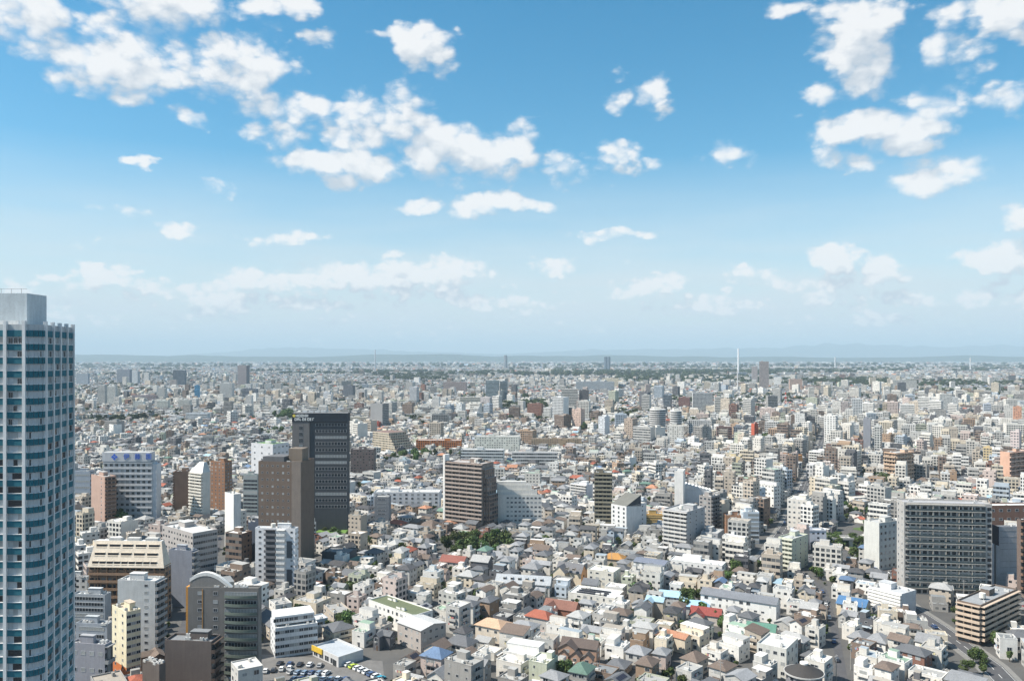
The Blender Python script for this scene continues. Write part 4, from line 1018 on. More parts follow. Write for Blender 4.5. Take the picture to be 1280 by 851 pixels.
# masts and chimney on the skyline
def mast(px, D, ytop, r0, r1, col, label, name, cat):
    x, y = at(px, D); h = HC - (ytop - HY) * D / F; m = MB(); m.tube((0, 0, 0), (0, 0, h), r0, r1, col, 12)
    o = m.build(name, None, (x, y, 0)); tag(o, label, cat); return o, h
o, h = mast(923, 5200, 435.5, 6.0, 4.8, (.80, .80, .80), 'tall white incinerator chimney rising above the horizon', 'incinerator_chimney', 'chimney')
m = MB(); m.box(-45, 5, 0, 60, 50, 30, (.5, .5, .5), kx=1, ky=1, top=WROOF); m.build('boiler_house', o)
mast(469, 6000, 437, 5, 3, (.55, .57, .6), 'pale slim radio mast above the horizon left of centre', 'radio_mast', 'mast')
mast(1213, 7000, 447, 6, 5, (.6, .6, .6), 'short pale stack on the right horizon', 'incinerator_chimney', 'chimney')
mast(1044, 7500, 446, 7, 5, (.65, .65, .65), 'small white stack on the horizon right of the chimney', 'incinerator_chimney', 'chimney')
mast(922, 2950, 462, 2.0, 1.6, (.6, .6, .6), 'thin grey pole before the park below the chimney', 'radio_mast', 'mast')
o, h = mast(982, 2000, 490, .5, .3, (.55, .06, .04), 'red lattice relay mast left of the main street', 'radio_mast', 'mast')
for k in range(7):
    z0 = h * k / 7; s0, s1 = 3.2 * (1 - k / 9), 3.2 * (1 - (k + 1) / 9); m = MB(); c = (.55, .06, .04) if k % 2 == 0 else (.7, .7, .7)
    for sx, sy in ((-1, -1), (1, -1), (1, 1), (-1, 1)): m.tube((sx * s0, sy * s0, z0), (sx * s1, sy * s1, z0 + h / 7), .28, .28, c, 5)
    for sx in (-1, 1): m.tube((sx * s0, -s0, z0), (-sx * s1, -s1, z0 + h / 7), .2, .2, c, 4)
    m.build('lattice_panel', o)

# ------------------------------------------------------------------ houses of the foreground one can name
SPOTS = []   # filled with (name, label, px, D, w, d, h, r, turn, wall, roof, template); built once the templates exist
SPOTS += [
 ('apartment_block', 'white three storey block with a grassy green flat roof behind the car park', 500, 368, 34, 11, 9.4, 0, 44, WHITE, (.13, .15, .085), 'flat0'),
 ('house', 'long silver-grey gable roof with a row of dormers in the centre foreground', 655, 421, 29, 9, 6.2, 3.4, 12, (.60, .58, .54), (.36, .38, .40), 'gable'),
 ('row_house', 'long bright white three storey row of houses with slate roofs beside a red roof', 925, 384, 36, 9.5, 9.2, 2.0, 30, WHITE, (.17, .18, .20), 'gable'),
 ('house', 'low house with a broad vivid red roof beside the white row', 882, 371, 14, 10, 4.6, 2.8, 24, (.55, .5, .45), (.25, .06, .05), 'cross'),
 ('workshop', 'low workshop under a pale sky-blue metal roof', 846, 402, 17, 11, 4.8, 1.3, 20, (.5, .5, .5), (.34, .52, .64), 'gable'),
 ('workshop', 'second pale sky-blue roof, nearer the vivid red roof', 868, 388, 14, 9, 4.4, 1.8, 14, (.5, .5, .5), (.32, .50, .64), 'hip'),
 ('house', 'cream house with a strong blue gable roof beside the lane', 1067, 384, 13, 10, 6.0, 2.6, 38, (.58, .50, .38), (.07, .16, .30), 'gable'),
 ('apartment_block', 'four storey pale block with an orange painted left wall in the centre', 755, 428, 15, 11, 10.6, 0, 28, (.60, .57, .50), WROOF, 'flat0'),
 ('shop_building', 'low white building with black solar panels in the centre', 745, 402, 25, 14, 5.2, 0, 26, OFFW, WROOF, 'flat0'),
 ('apartment_block', 'pair of white three storey blocks with slate roofs left of the red roof', 815, 452, 18, 11, 9.0, .9, 30, WHITE, (.17, .19, .24), 'gable'),
 ('apartment_block', 'long white three storey row beyond the white row of houses', 872, 452, 30, 10, 8.8, 0, 28, (.70, .69, .67), WROOF, 'flat3'),
 ('house', 'cream house with a dark steep dormered roof in the centre', 712, 437, 15, 11, 7.0, 4.2, 30, (.60, .52, .40), (.15, .15, .16), 'cross'),
 ('house', 'low house under a bright orange hip roof in the centre', 768, 478, 12, 9, 4.8, 2.6, 20, (.5, .44, .36), (.42, .22, .07), 'hip'),
 ('house', 'house with a dull red gable roof in front of the wooded grove', 568, 468, 15, 9, 5.6, 2.8, 20, (.5, .46, .42), (.24, .09, .07), 'gable'),
 ('warehouse', 'grey warehouse with a smooth pale roof right of the car park', 527, 343, 16, 14, 9.5, 1.2, 44, (.40, .36, .33), (.50, .50, .49), 'gable'),
 ('house', 'white modern cube house with roof terrace at the bottom centre', 655, 320, 14, 10, 8.8, 0, 24, WHITE, WROOF, 'step'),
 ('house', 'dark brown house with three little front gables at the bottom', 724, 322, 15, 9, 7.4, 2.6, 22, (.40, .26, .19), (.11, .085, .075), 'cross'),
 ('house', 'beige house with a green metal roof left of the off white hall', 952, 352, 12, 8, 5.0, 2.2, 24, (.46, .42, .36), (.10, .22, .17), 'gable'),
 ('house', 'house under a peach hip roof right of the car park', 617, 352, 13, 10, 6.6, 2.2, 30, (.62, .55, .46), (.50, .34, .23), 'hip'),
 ('house', 'brick red house with a rusty brown gable roof in the centre foreground', 700, 376, 16, 12, 5.6, 3.2, 26, (.28, .13, .09), (.21, .10, .075), 'cross'),
]
for q in SPOTS: occ_mark(*at(q[2], q[3] + q[5] * .5), q[4], q[5], -R(q[8]), .6)

# ------------------------------------------------------------------ ground, roads, hills
def sheet(name, pts, z, mat, kind='structure', label=None, cat=None):
    mb = MB(); mb.face([(x, y, z) for x, y in pts]); o = mb.build(name, mats=(mat,)); tag(o, label, cat, None, kind); return o
def strip(name, path, width, z0, z1, mat, off=0.0):
    """a ribbon along a path; with z1 > z0 it gets side faces (a kerbed pavement)"""
    mb = MB(); P = [Vector((p[0], p[1])) for p in path]; Lp, Rp = [], []
    for i, p in enumerate(P):
        t = (P[min(i + 1, len(P) - 1)] - P[max(i - 1, 0)]).normalized(); n = Vector((t.y, -t.x))
        Lp.append(p + n * (off - width / 2)); Rp.append(p + n * (off + width / 2))
    for i in range(len(P) - 1):
        a, b, c, d = Lp[i], Rp[i], Rp[i + 1], Lp[i + 1]
        mb.face([(*a, z1), (*b, z1), (*c, z1), (*d, z1)])
        if z1 > z0 + .03:
            mb.face([(*a, z0), (*a, z1), (*d, z1), (*d, z0)]); mb.face([(*b, z1), (*b, z0), (*c, z0), (*c, z1)])
    return tag(mb.build(name, mats=(mat,)), kind='structure')
gm = MB(); gm.face([(-40000, -2500, 0), (40000, -2500, 0), (40000, 58000, 0), (-40000, 58000, 0)])
tag(gm.build('ground', mats=(ground_material(),)), kind='structure')
for i, (pl, wd) in enumerate(((STREET, 9.4), (CROSS, 14), (RAMP, 9), (LANE, 3.4), (ALLEY, 7.5))):
    z = .02 + .006 * i
    strip('road', pl, wd, z, z, ASPHALT)
    if wd > 8:
        for sgn in (-1, 1): strip('pavement', pl, 2.2, 0, .15 + .004 * i, PAVING, sgn * (wd / 2 + 1.1))
    if wd >= 9:      # dashed centre line and edge lines
        mb = MB()
        for a, b in zip(pl, pl[1:]):
            a, b = Vector(a), Vector(b); L = (b - a).length; t = (b - a) / L; n = Vector((t.y, -t.x))
            s = 0.0
            while s < L - 4:
                p, q = a + t * s, a + t * (s + 4); mb.face([(*(p - n * .12), z + .008), (*(p + n * .12), z + .008), (*(q + n * .12), z + .008), (*(q - n * .12), z + .008)]); s += 9
            for o_ in (-wd / 2 + .5, wd / 2 - .5):
                p, q = a + n * o_, b + n * o_; mb.face([(*(p - n * .08), z + .008), (*(p + n * .08), z + .008), (*(q + n * .08), z + .008), (*(q - n * .08), z + .008)])
        tag(mb.build('road_markings', mats=(WHITEPAINT,)), kind='structure')
# crossings on the cross road
mb = MB()
for px, D in ((1098, 466), (1112, 456)):
    x, y = at(px, D)
    for k in range(9): mb.face([(x - 6 + k * 1.4, y - 2, .045), (x - 5.3 + k * 1.4, y - 2, .045), (x - 5.3 + k * 1.4 + 1, y + 2, .045), (x - 6 + k * 1.4 + 1, y + 2, .045)])
tag(mb.build('road_markings', mats=(WHITEPAINT,)), kind='structure')
GRASS = simple_mat('grass_bank', (.075, .12, .035), .95, var=.5, scale=.4)
for px, py, r_ in ((1048, 680, 13), (1022, 683, 9), (1085, 662, 9)):
    g_ = ground_at(px, py); sheet('grass', [(g_.x + r_ * math.cos(a) * (1 + .2 * math.sin(3 * a)), g_.y + r_ * math.sin(a)) for a in [k * .3491 for k in range(18)]], .07, GRASS, 'stuff', 'grassy bank beside the sunken roadway', 'grass')
ca, sa = math.cos(R(14)), math.sin(R(14))
def pk(u, v): return (-80 + u * ca - v * sa, 306 + u * sa + v * ca)
sheet('car_park', [at(316, 338), at(318, 290), at(484, 290), at(478, 330)], .05, simple_mat('worn_asphalt', (.15, .145, .14), .9, var=.3, scale=.3))
# sunken canal with concrete walls and a bridge road over it
cv0, cv1 = CANAL[0], CANAL[1]
CAN = Vector((cv1.x, cv1.y + 12))
mb = MB(); mb.box(-8.4, -.4, 0, -7.2, 40, 1.6, (.42, .38, .32)); mb.box(8.2, -.4, 0, 9.4, 40, 1.6, (.42, .38, .32))
o = mb.build('canal_wall', None, (CAN.x, CAN.y, 0)); tag(o, 'low concrete parapet walls along the sunken dark roadway by the bridge', 'wall')
sheet('canal_road', [(CAN.x - 7, CAN.y), (CAN.x + 7, CAN.y), (CAN.x + 8, CAN.y + 40), (CAN.x - 6, CAN.y + 40)], .05, ASPHALT)
mb = MB(); mb.box(-16, 12, 4.4, 16, 20, 5.2, (.45, .44, .42)); mb.box(-16, 11.7, 5.203, 16, 12, 6.3, (.5, .48, .45)); mb.box(-16, 20, 5.203, 16, 20.3, 6.3, (.5, .48, .45)); mb.box(-15.5, 12.5, 0, -13.2, 19.5, 4.397, (.4, .39, .37)); mb.box(13.2, 12.5, 0, 15.5, 19.5, 4.397, (.4, .39, .37))
tag(mb.build('road_bridge', None, (CAN.x, CAN.y, 0)), 'short concrete road bridge across the sunken roadway', 'bridge')
lw = ground_at(417, 669); mb = MB(); mb.box(-11, -7, 0, 11, 7, 3.5, (.2, .2, .2), top=(.13, .24, .05)); o = mb.build('garden_deck', None, (lw.x, lw.y, 0), R(-8)); tag(o, 'bright green roof lawn below the dark office tower', 'lawn')

def ridge(name, D, prof, depth, mat, step=400, n=220, rough=.15, seed=1):
    """a range of hills: prof(px) gives the crest's height in metres at that bearing"""
    r = np.random.default_rng(seed); xs = np.linspace(-.8 * D, .8 * D, n); rows = 9
    ph = r.uniform(0, 6.28, 12); fr = r.uniform(.3, 3.2, 12)
    V = []
    for j in range(rows):
        t = j / (rows - 1); sh = math.sin(math.pi * t) ** .8
        for i, x in enumerate(xs):
            px = CX + F * x / D; y = D + (t - .35) * depth + 500 * math.sin(x / 3000.0)
            h = prof(px) * sh
            h *= 1 + rough * sum(math.sin(fr[k] * x / 900.0 + ph[k] + j * 1.3 * fr[k]) for k in range(12)) / 5
            V.append((x, y, max(h, 0) - .5 if 0 < j < rows - 1 else -.5))
    L, S = [], []
    for j in range(rows - 1):
        for i in range(n - 1):
            a = j * n + i; S.append(len(L)); L += [a, a + 1, a + n + 1, a + n]
    return tag(link(name, make_mesh(name, V, L, S, mats=(mat,), smooth=True)), kind='structure')
WOODED = simple_mat('wooded_hills', (.028, .045, .028), .95, var=.5, scale=.004)
def g(px, c, w): return math.exp(-((px - c) / w) ** 2)
ridge('hills', 22000, lambda p: 146 + 16 * math.sin(p / 37.0) + 10 * math.sin(p / 17.0) + 45 * g(p, 150, 160) + 52 * g(p, 560, 130) + 28 * g(p, 700, 80) + 18 * math.sin(p / 60.0), 3500, WOODED, seed=2)
ridge('mountains', 45000, lambda p: 110 + 420 * g(p, 400, 120) + 200 * g(p, 300, 130) + 420 * g(p, 740, 90) + 420 * g(p, 890, 90) + 600 * g(p, 1040, 100) + 700 * g(p, 1250, 160) + 200 * g(p, 560, 120), 6000, WOODED, n=320, rough=.16, seed=5)

# ------------------------------------------------------------------ templates for the ordinary buildings
# vertex: x = sx*w + tx*d + ox, y = sy*d + oy, z = a*h + b*r + c;  faces: (indices, role)
def T_walls(gable):
    V = [(s, 0, t, 0, 0, 0, 0, 0) for s, t in ((-.5, -.5), (.5, -.5), (.5, .5), (-.5, .5))] + [(s, 0, t, 0, 0, 1, 0, 0) for s, t in ((-.5, -.5), (.5, -.5), (.5, .5), (-.5, .5))]
    if gable:
        V += [(-.5, 0, 0, 0, 0, 1, 1, 0), (.5, 0, 0, 0, 0, 1, 1, 0)]
        Fc = [((0, 1, 5, 4), 'x'), ((2, 3, 7, 6), 'x'), ((1, 2, 6, 9, 5), 'y'), ((3, 0, 4, 8, 7), 'y')]
    else: Fc = [((0, 1, 5, 4), 'x'), ((1, 2, 6, 5), 'y'), ((2, 3, 7, 6), 'x'), ((3, 0, 4, 7), 'y')]
    return V, Fc
def T_gable_roof():
    V = []
    for dz in (.10, -.12):
        V += [(-.5, 0, -.5, -.45, -.45, 1, 0, -.22 + dz), (.5, 0, -.5, .45, -.45, 1, 0, -.22 + dz), (.5, 0, 0, .45, 0, 1, 1, dz), (-.5, 0, 0, -.45, 0, 1, 1, dz), (.5, 0, .5, .45, .45, 1, 0, -.22 + dz), (-.5, 0, .5, -.45, .45, 1, 0, -.22 + dz)]
    return V, [((0, 1, 2, 3), 'r'), ((3, 2, 4, 5), 'r'), ((6, 7, 1, 0), 't'), ((10, 11, 5, 4), 't'), ((7, 8, 2, 1), 't'), ((8, 10, 4, 2), 't'), ((9, 6, 0, 3), 't'), ((11, 9, 3, 5), 't')]
def T_hip_roof():
    V = []
    for dz in (.10, -.12):
        V += [(s, 0, t, math.copysign(.5, s), math.copysign(.5, t), 1, 0, -.15 + dz) for s, t in ((-.5, -.5), (.5, -.5), (.5, .5), (-.5, .5))]
    V += [(-.5, .42, 0, 0, 0, 1, 1, .1), (.5, -.42, 0, 0, 0, 1, 1, .1)]
    return V, [((0, 1, 9, 8), 'r'), ((1, 2, 9), 'r'), ((2, 3, 8, 9), 'r'), ((3, 0, 8), 'r'), ((4, 5, 1, 0), 't'), ((5, 6, 2, 1), 't'), ((6, 7, 3, 2), 't'), ((7, 4, 0, 3), 't')]
def add_box(V, Fc, x0, x1, y0, y1, z0, z1, role='t', top='f'):
    """x, y as fractions of the plan, z above the wall top in metres"""
    n = len(V)
    for z in (z0, z1): V += [(x, 0, y, 0, 0, 1, 0, z) for x, y in ((x0, y0), (x1, y0), (x1, y1), (x0, y1))]
    for a, b in ((0, 1), (1, 2), (2, 3), (3, 0)): Fc.append(((n + a, n + b, n + b + 4, n + a + 4), role))
    Fc.append(((n + 4, n + 5, n + 6, n + 7), top))
def T_flat_roof(var):
    V = []
    cs = ((-.5, -.5), (.5, -.5), (.5, .5), (-.5, .5))
    V += [(s, 0, t, 0, 0, 1, 0, 0) for s, t in cs] + [(s, 0, t, math.copysign(.06, s), math.copysign(.06, t), 1, 0, .5) for s, t in cs]
    V += [(s, 0, t, -math.copysign(.2, s), -math.copysign(.2, t), 1, 0, .5) for s, t in cs] + [(s, 0, t, -math.copysign(.2, s), -math.copysign(.2, t), 1, 0, .02) for s, t in cs]
    Fc = []
    for lv in (0, 4, 8):
        for i in range(4):
            j = (i + 1) % 4; Fc.append(((lv + i, lv + j, lv + j + 4, lv + i + 4), 't'))
    Fc.append(((12, 13, 14, 15), 'f'))
    for bx in {0: ((-.3, .2), (.1, -.3)), 1: ((.2, -.25), (.3, .3)), 2: ((-.35, -.3),), 3: ((-.4, -.35),), 4: ((-.2, -.3), (.3, -.35))}[var]: add_box(V, Fc, bx[0] - .045, bx[0] + .045, bx[1] - .04, bx[1] + .04, .03, .95); add_box(V, Fc, bx[0] + .07, bx[0] + .13, bx[1] - .03, bx[1] + .05, .03, 1.3)
    if var in (1, 3): add_box(V, Fc, -.30, .05, .05, .42, .03, 2.6)
    if var in (2, 3): add_box(V, Fc, .15, .27, -.3, -.15, .03, 1.1); add_box(V, Fc, .30, .42, -.3, -.2, .03, .9)
    if var == 2: add_box(V, Fc, .1, .4, .1, .4, .03, 2.5)
    if var == 4: add_box(V, Fc, -.46, .46, .0, .46, .03, 2.9)
    return V, Fc
def q2(x, y, a, b=0.0, c=0.0, ox=0.0, oy=0.0): return (x, 0, y, ox, oy, a, b, c)
def T_cross():
    V, Fc = [], []
    # main wing y -.1 .. .5, ridge at .2 ; front wing x -.5 .. -.02, y -.5 .. -.1
    V += [q2(x, y, 0) for x, y in ((-.5, -.1), (.5, -.1), (.5, .5), (-.5, .5))] + [q2(x, y, 1) for x, y in ((-.5, -.1), (.5, -.1), (.5, .5), (-.5, .5))] + [q2(-.5, .2, 1, 1), q2(.5, .2, 1, 1)]
    Fc += [((0, 1, 5, 4), 'x'), ((2, 3, 7, 6), 'x'), ((1, 2, 6, 9, 5), 'y'), ((3, 0, 4, 8, 7), 'y')]
    n = len(V); V += [q2(x, y, 0) for x, y in ((-.5, -.5), (-.02, -.5), (-.02, -.1), (-.5, -.1))] + [q2(x, y, 1) for x, y in ((-.5, -.5), (-.02, -.5), (-.02, -.1), (-.5, -.1))] + [q2(-.26, -.5, 1, .85)]
    Fc += [((n, n + 1, n + 5, n + 8, n + 4), 'x'), ((n + 1, n + 2, n + 6, n + 5), 'y'), ((n + 3, n, n + 4, n + 7), 'y')]
    W = (V, Fc); V, Fc = [], []
    for dz in (.10, -.12):
        V += [q2(-.5, -.1, 1, 0, -.22 + dz, -.4, -.4), q2(.5, -.1, 1, 0, -.22 + dz, .4, -.4), q2(.5, .2, 1, 1, dz, .4), q2(-.5, .2, 1, 1, dz, -.4), q2(.5, .5, 1, 0, -.22 + dz, .4, .4), q2(-.5, .5, 1, 0, -.22 + dz, -.4, .4)]
    Fc += [((0, 1, 2, 3), 'r'), ((3, 2, 4, 5), 'r'), ((6, 7, 1, 0), 't'), ((10, 11, 5, 4), 't'), ((7, 8, 2, 1), 't'), ((8, 10, 4, 2), 't'), ((9, 6, 0, 3), 't'), ((11, 9, 3, 5), 't')]
    n = len(V)
    for dz in (.13, -.10):
        V += [q2(-.5, -.5, 1, 0, -.2 + dz, -.4, -.4), q2(-.26, -.5, 1, .85, dz, 0, -.4), q2(-.26, .2, 1, .85, dz), q2(-.5, .0, 1, 0, -.2 + dz, -.4), q2(-.02, -.5, 1, 0, -.2 + dz, .4, -.4), q2(-.02, .0, 1, 0, -.2 + dz, .4)]
    Fc += [((n, n + 1, n + 2, n + 3), 'r'), ((n + 1, n + 4, n + 5, n + 2), 'r'), ((n + 6, n + 7, n + 1, n), 't'), ((n + 7, n + 10, n + 4, n + 1), 't'), ((n + 9, n + 6, n, n + 3), 't'), ((n + 10, n + 11, n + 5, n + 4), 't')]
    return W, (V, Fc)
def T_shed():
    cs = ((-.5, -.5), (.5, -.5), (.5, .5), (-.5, .5))
    V = [q2(x, y, 0) for x, y in cs] + [q2(x, y, 1, 0 if y < 0 else 1) for x, y in cs]
    W = (V, [((0, 1, 5, 4), 'x'), ((1, 2, 6, 5), 'y'), ((2, 3, 7, 6), 'x'), ((3, 0, 4, 7), 'y')]); V = []
    for dz in (.14, -.03): V += [q2(x, y, 1, 0 if y < 0 else 1, dz, math.copysign(.3, x), math.copysign(.3, y)) for x, y in cs]
    return W, (V, [((0, 1, 2, 3), 'r'), ((4, 5, 1, 0), 't'), ((5, 6, 2, 1), 't'), ((6, 7, 3, 2), 't'), ((7, 4, 0, 3), 't')])
def T_step():
    V, Fc = [], []; A_ = .66
    for (x0, x1, y0, y1, a0, a1) in ((-.5, .5, -.5, .5, 0, A_), (-.5, .5, -.12, .5, A_, 1)):
        n = len(V); cs = ((x0, y0), (x1, y0), (x1, y1), (x0, y1))
        V += [q2(x, y, a0) for x, y in cs] + [q2(x, y, a1) for x, y in cs]
        Fc += [((n, n + 1, n + 5, n + 4), 'x'), ((n + 1, n + 2, n + 6, n + 5), 'y'), ((n + 2, n + 3, n + 7, n + 6), 'x'), ((n + 3, n, n + 4, n + 7), 'y')]
    W = (V, Fc); V, Fc = [], []
    def slab(x0, x1, y0, y1, a, z0, z1, o):
        n = len(V); cs = ((x0, y0), (x1, y0), (x1, y1), (x0, y1)); sg = [(-o, -o), (o, -o), (o, o), (-o, o)]
        for z in (z0, z1):
            for (x, y), (p, q) in zip(cs, sg): V.append(q2(x, y, a, 0, z, p, q))
        for a_, b_ in ((0, 1), (1, 2), (2, 3), (3, 0)): Fc.append(((n + a_, n + b_, n + b_ + 4, n + a_ + 4), 't'))
        Fc.append(((n + 4, n + 5, n + 6, n + 7), 'f'))
    slab(-.5, .5, -.12, .5, 1, -.05, .22, .12); slab(-.5, .5, -.5, -.13, A_, -.02, .03, .02)
    slab(-.5, .5, -.5, -.485, A_, .04, 1.0, .05); slab(-.5, -.485, -.47, -.13, A_, .04, 1.0, .03); slab(.485, .5, -.47, -.13, A_, .04, 1.0, .03)
    return W, (V, Fc)
TEMPL = {'cross': T_cross(), 'shed': T_shed(), 'step': T_step(), 'gable': (T_walls(True), T_gable_roof()), 'hip': (T_walls(False), T_hip_roof())}
for k in range(5): TEMPL['flat%d' % k] = (T_walls(False), T_flat_roof(k))
TEMPL['box'] = (T_walls(False), ([(s, 0, t, 0, 0, 1, 0, 0) for s, t in ((-.5, -.5), (.5, -.5), (.5, .5), (-.5, .5))], [((0, 1, 2, 3), 'f')]))

def batch(templ, P, local=False):
    """geometry arrays of many buildings of one template. P: dict of arrays cx cy w d h r rz wc rc tc kx ky"""
    V, Fc = templ; V = np.array(V, np.float64); n = len(P['w']); nv = len(V)
    w, d, h, r = (P[k][:, None] for k in ('w', 'd', 'h', 'r'))
    lx = V[:, 0] * w + V[:, 1] * d + V[:, 3]; ly = V[:, 2] * d + V[:, 4]; z = V[:, 5] * h + V[:, 6] * r + V[:, 7] + 0 * w
    if local: X, Y = lx, ly
    else:
        c, s = np.cos(P['rz'])[:, None], np.sin(P['rz'])[:, None]
        X = P['cx'][:, None] + lx * c - ly * s; Y = P['cy'][:, None] + lx * s + ly * c
    verts = np.stack([X, Y, z], -1).reshape(-1, 3)
    flat = np.concatenate([np.array(f[0]) for f in Fc]); lens = np.array([len(f[0]) for f in Fc]); roles = [f[1] for f in Fc]
    loops = (flat[None, :] + np.arange(n)[:, None] * nv).ravel()
    st1 = np.concatenate([[0], np.cumsum(lens)[:-1]]); starts = (st1[None, :] + np.arange(n)[:, None] * lens.sum()).ravel()
    cols = np.zeros((n, len(Fc), 3)); kinds = np.zeros((n, len(Fc)))
    for i, ro in enumerate(roles):
        cols[:, i] = P['wc'] if ro in 'xy' else (P['rc'] if ro in 'rf' else P['tc'])
        kinds[:, i] = P['kx'] if ro == 'x' else P['ky'] if ro == 'y' else 4 if ro == 'r' else 0
    uaxis = np.concatenate([np.full(l, 1.0 if ro == 'y' else 0.0) for l, ro in zip(lens, roles)])
    U = lx[:, flat] * (1 - uaxis) + ly[:, flat] * uaxis + (P['cx'] * .37 % 50)[:, None] // 1 * 3.1; Vv = z[:, flat]
    return verts, loops, starts, cols.reshape(-1, 3), kinds.ravel(), np.stack([U, Vv], -1).reshape(-1, 2)
def join(parts):
    vs_, ls, ss, cs, ks, us = [], [], [], [], [], []; nv = nl = 0
    for (v, l, s, c, k, u) in parts:
        vs_.append(v); ls.append(l + nv); ss.append(s + nl); cs.append(c); ks.append(k); us.append(u); nv += len(v); nl += len(l)
    return [np.concatenate(a) for a in (vs_, ls, ss, cs, ks, us)]
def sub(P, idx): return {k: v[idx] for k, v in P.items()}
def merged(name, P, label, cat):
    parts = []
    for t in sorted(set(P['t'])):
        S = sub(P, np.nonzero(P['t'] == t)[0])
        for k in (0, 1): parts.append(batch(TEMPL[t][k], S))
    v, l, s, c, k, u = join(parts)
    return tag(link(name, make_mesh(name, v, l, s, c, k, u)), label, cat, None, 'stuff')

WALLS = [((.76, .74, .70), 10, 'white'), ((.67, .64, .585), 8, 'offwhite'), ((.66, .58, .46), 4, 'cream'), ((.50, .435, .36), 3.5, 'beige'), ((.50, .49, .465), 6, 'pale-grey'), ((.31, .30, .285), 4, 'grey'), ((.13, .13, .14), 2, 'charcoal'),
         ((.24, .18, .145), 2.2, 'brown'), ((.54, .45, .41), 1.5, 'pinkish'), ((.38, .27, .19), 1, 'tan'), ((.23, .12, .09), .6, 'brick-red'), ((.46, .52, .58), 1, 'pale-blue'), ((.46, .48, .38), 1, 'pale-green')]
ROOFS = [((.125, .13, .14), 9, 'slate-grey'), ((.25, .255, .265), 7, 'grey'), ((.15, .115, .095), 5, 'brown'), ((.07, .07, .075), 5, 'black'), ((.30, .095, .06), 1.0, 'red'), ((.42, .21, .13), .55, 'orange'), ((.12, .20, .16), .5, 'green'), ((.11, .17, .27), .45, 'blue'), ((.36, .36, .355), 4, 'silver-grey'), ((.28, .40, .48), .35, 'sky-blue')]
FLATS = [((.36, .355, .34), 7, 'grey'), ((.60, .585, .56), 6, 'white'), ((.21, .22, .225), 4, 'dark-grey'), ((.26, .36, .28), .7, 'green'), ((.38, .34, .29), 1.5, 'beige'), ((.32, .37, .41), .8, 'bluish')]
def pick(tab, n):
    p = np.array([t[1] for t in tab], float); i = rng.choice(len(tab), n, p=p / p.sum()); return np.array([tab[k][0] for k in i]), i

def dress(cx, cy, w, d, h, rz, mid):
    """colours, roofs and window kinds for arrays of plans; mid = mask of flat roofed blocks"""
    n = len(cx); wc, wi = pick(WALLS, n); rc, ri = pick(ROOFS, n); fc, fi = pick(FLATS, n)
    u = rng.random(n); flat = mid | (u < .50); hip = ~flat & (u > .72)
    v2 = rng.random(n)
    t = np.where(flat, np.char.add('flat', rng.choice([0, 0, 1, 2, 3, 4], n).astype(str)), np.where(hip, 'hip', np.where(v2 < .30, 'cross', np.where(v2 > .90, 'shed', 'gable'))))
    t = np.where(flat & ~mid & (h > 7) & (v2 < .45), 'step', t)
    sw = (w < d) & ~flat & (t != 'cross'); w, d = np.where(sw, d, w), np.where(sw, w, d); rz = np.where(sw, rz + math.pi / 2, rz)
    wc = wc * rng.uniform(.82, 1.05, (n, 1)); tc = np.where(flat[:, None], wc, rc * .8 + .05)
    r = np.where(flat, 0, d * rng.uniform(.18, .34, n)); r = np.where((t == 'cross') | (t == 'shed'), r * .72, r)
    kx = np.where(mid, rng.choice([1, 2, 2, 3], n), 1); ky = np.where(mid, rng.choice([0, 1, 1, 2], n), 1)
    return dict(cx=cx, cy=cy, w=w, d=d, h=h, r=r, rz=rz, wc=wc, rc=np.where(flat[:, None], fc, rc) * rng.uniform(.85, 1.12, (n, 1)), tc=tc, kx=kx.astype(float), ky=ky.astype(float), t=t, wi=wi, ri=np.where(flat, fi, ri), flat=flat, mid=mid)

# ------------------------------------------------------------------ the near city: districts of lots, each with its own turn
def seg_dist(x, y, path):
    best = 1e9
    for a, b in zip(path, path[1:]):
        ax, ay = a; dx, dy = b[0] - ax, b[1] - ay; t = max(0, min(1, ((x - ax) * dx + (y - ay) * dy) / (dx * dx + dy * dy)))
        best = min(best, math.hypot(x - ax - t * dx, y - ay - t * dy))
    return best
seeds = []
for gy in range(200, 1640, 125):
    for gx in range(-1100, 1101, 125):
        seeds.append((gx + rnd.uniform(-45, 45), gy + rnd.uniform(-45, 45), -R(rnd.gauss(33, 13))))
SA = np.array(seeds)
rec = []
for si, (sx, sy, rz) in enumerate(seeds):
    if abs(sx) > .70 * sy + 130: continue
    c, s = math.cos(rz), math.sin(rz)
    lw_, ld = rnd.uniform(7.2, 9.4), rnd.uniform(8.8, 10.6); pitch = 2 * ld + rnd.uniform(3.2, 4.4)
    for row in range(-5, 6):
        for half in (0, 1):
            v = row * pitch + half * ld + ld / 2; u = -110.0
            while u < 110:
                lot = lw_ * rnd.choice((.8, .9, 1, 1, 1.1, 1.25, 1.5)); uc = u + lot / 2; u += lot + (4.0 if rnd.random() < .12 else 0)
                x, y = sx + uc * c - v * s, sy + uc * s + v * c
                if y < 252 or y > 1500 or abs(x) > .665 * y + 30: continue
                dd = (SA[:, 0] - x) ** 2 + (SA[:, 1] - y) ** 2
                if dd.argmin() != si: continue
                rec.append((x, y, lot, ld, rz))
rnd.shuffle(rec)
rec.sort(key=lambda a: -a[2] * (1 if a[2] > 12 else .2) + rnd.random() * 3)
out = []
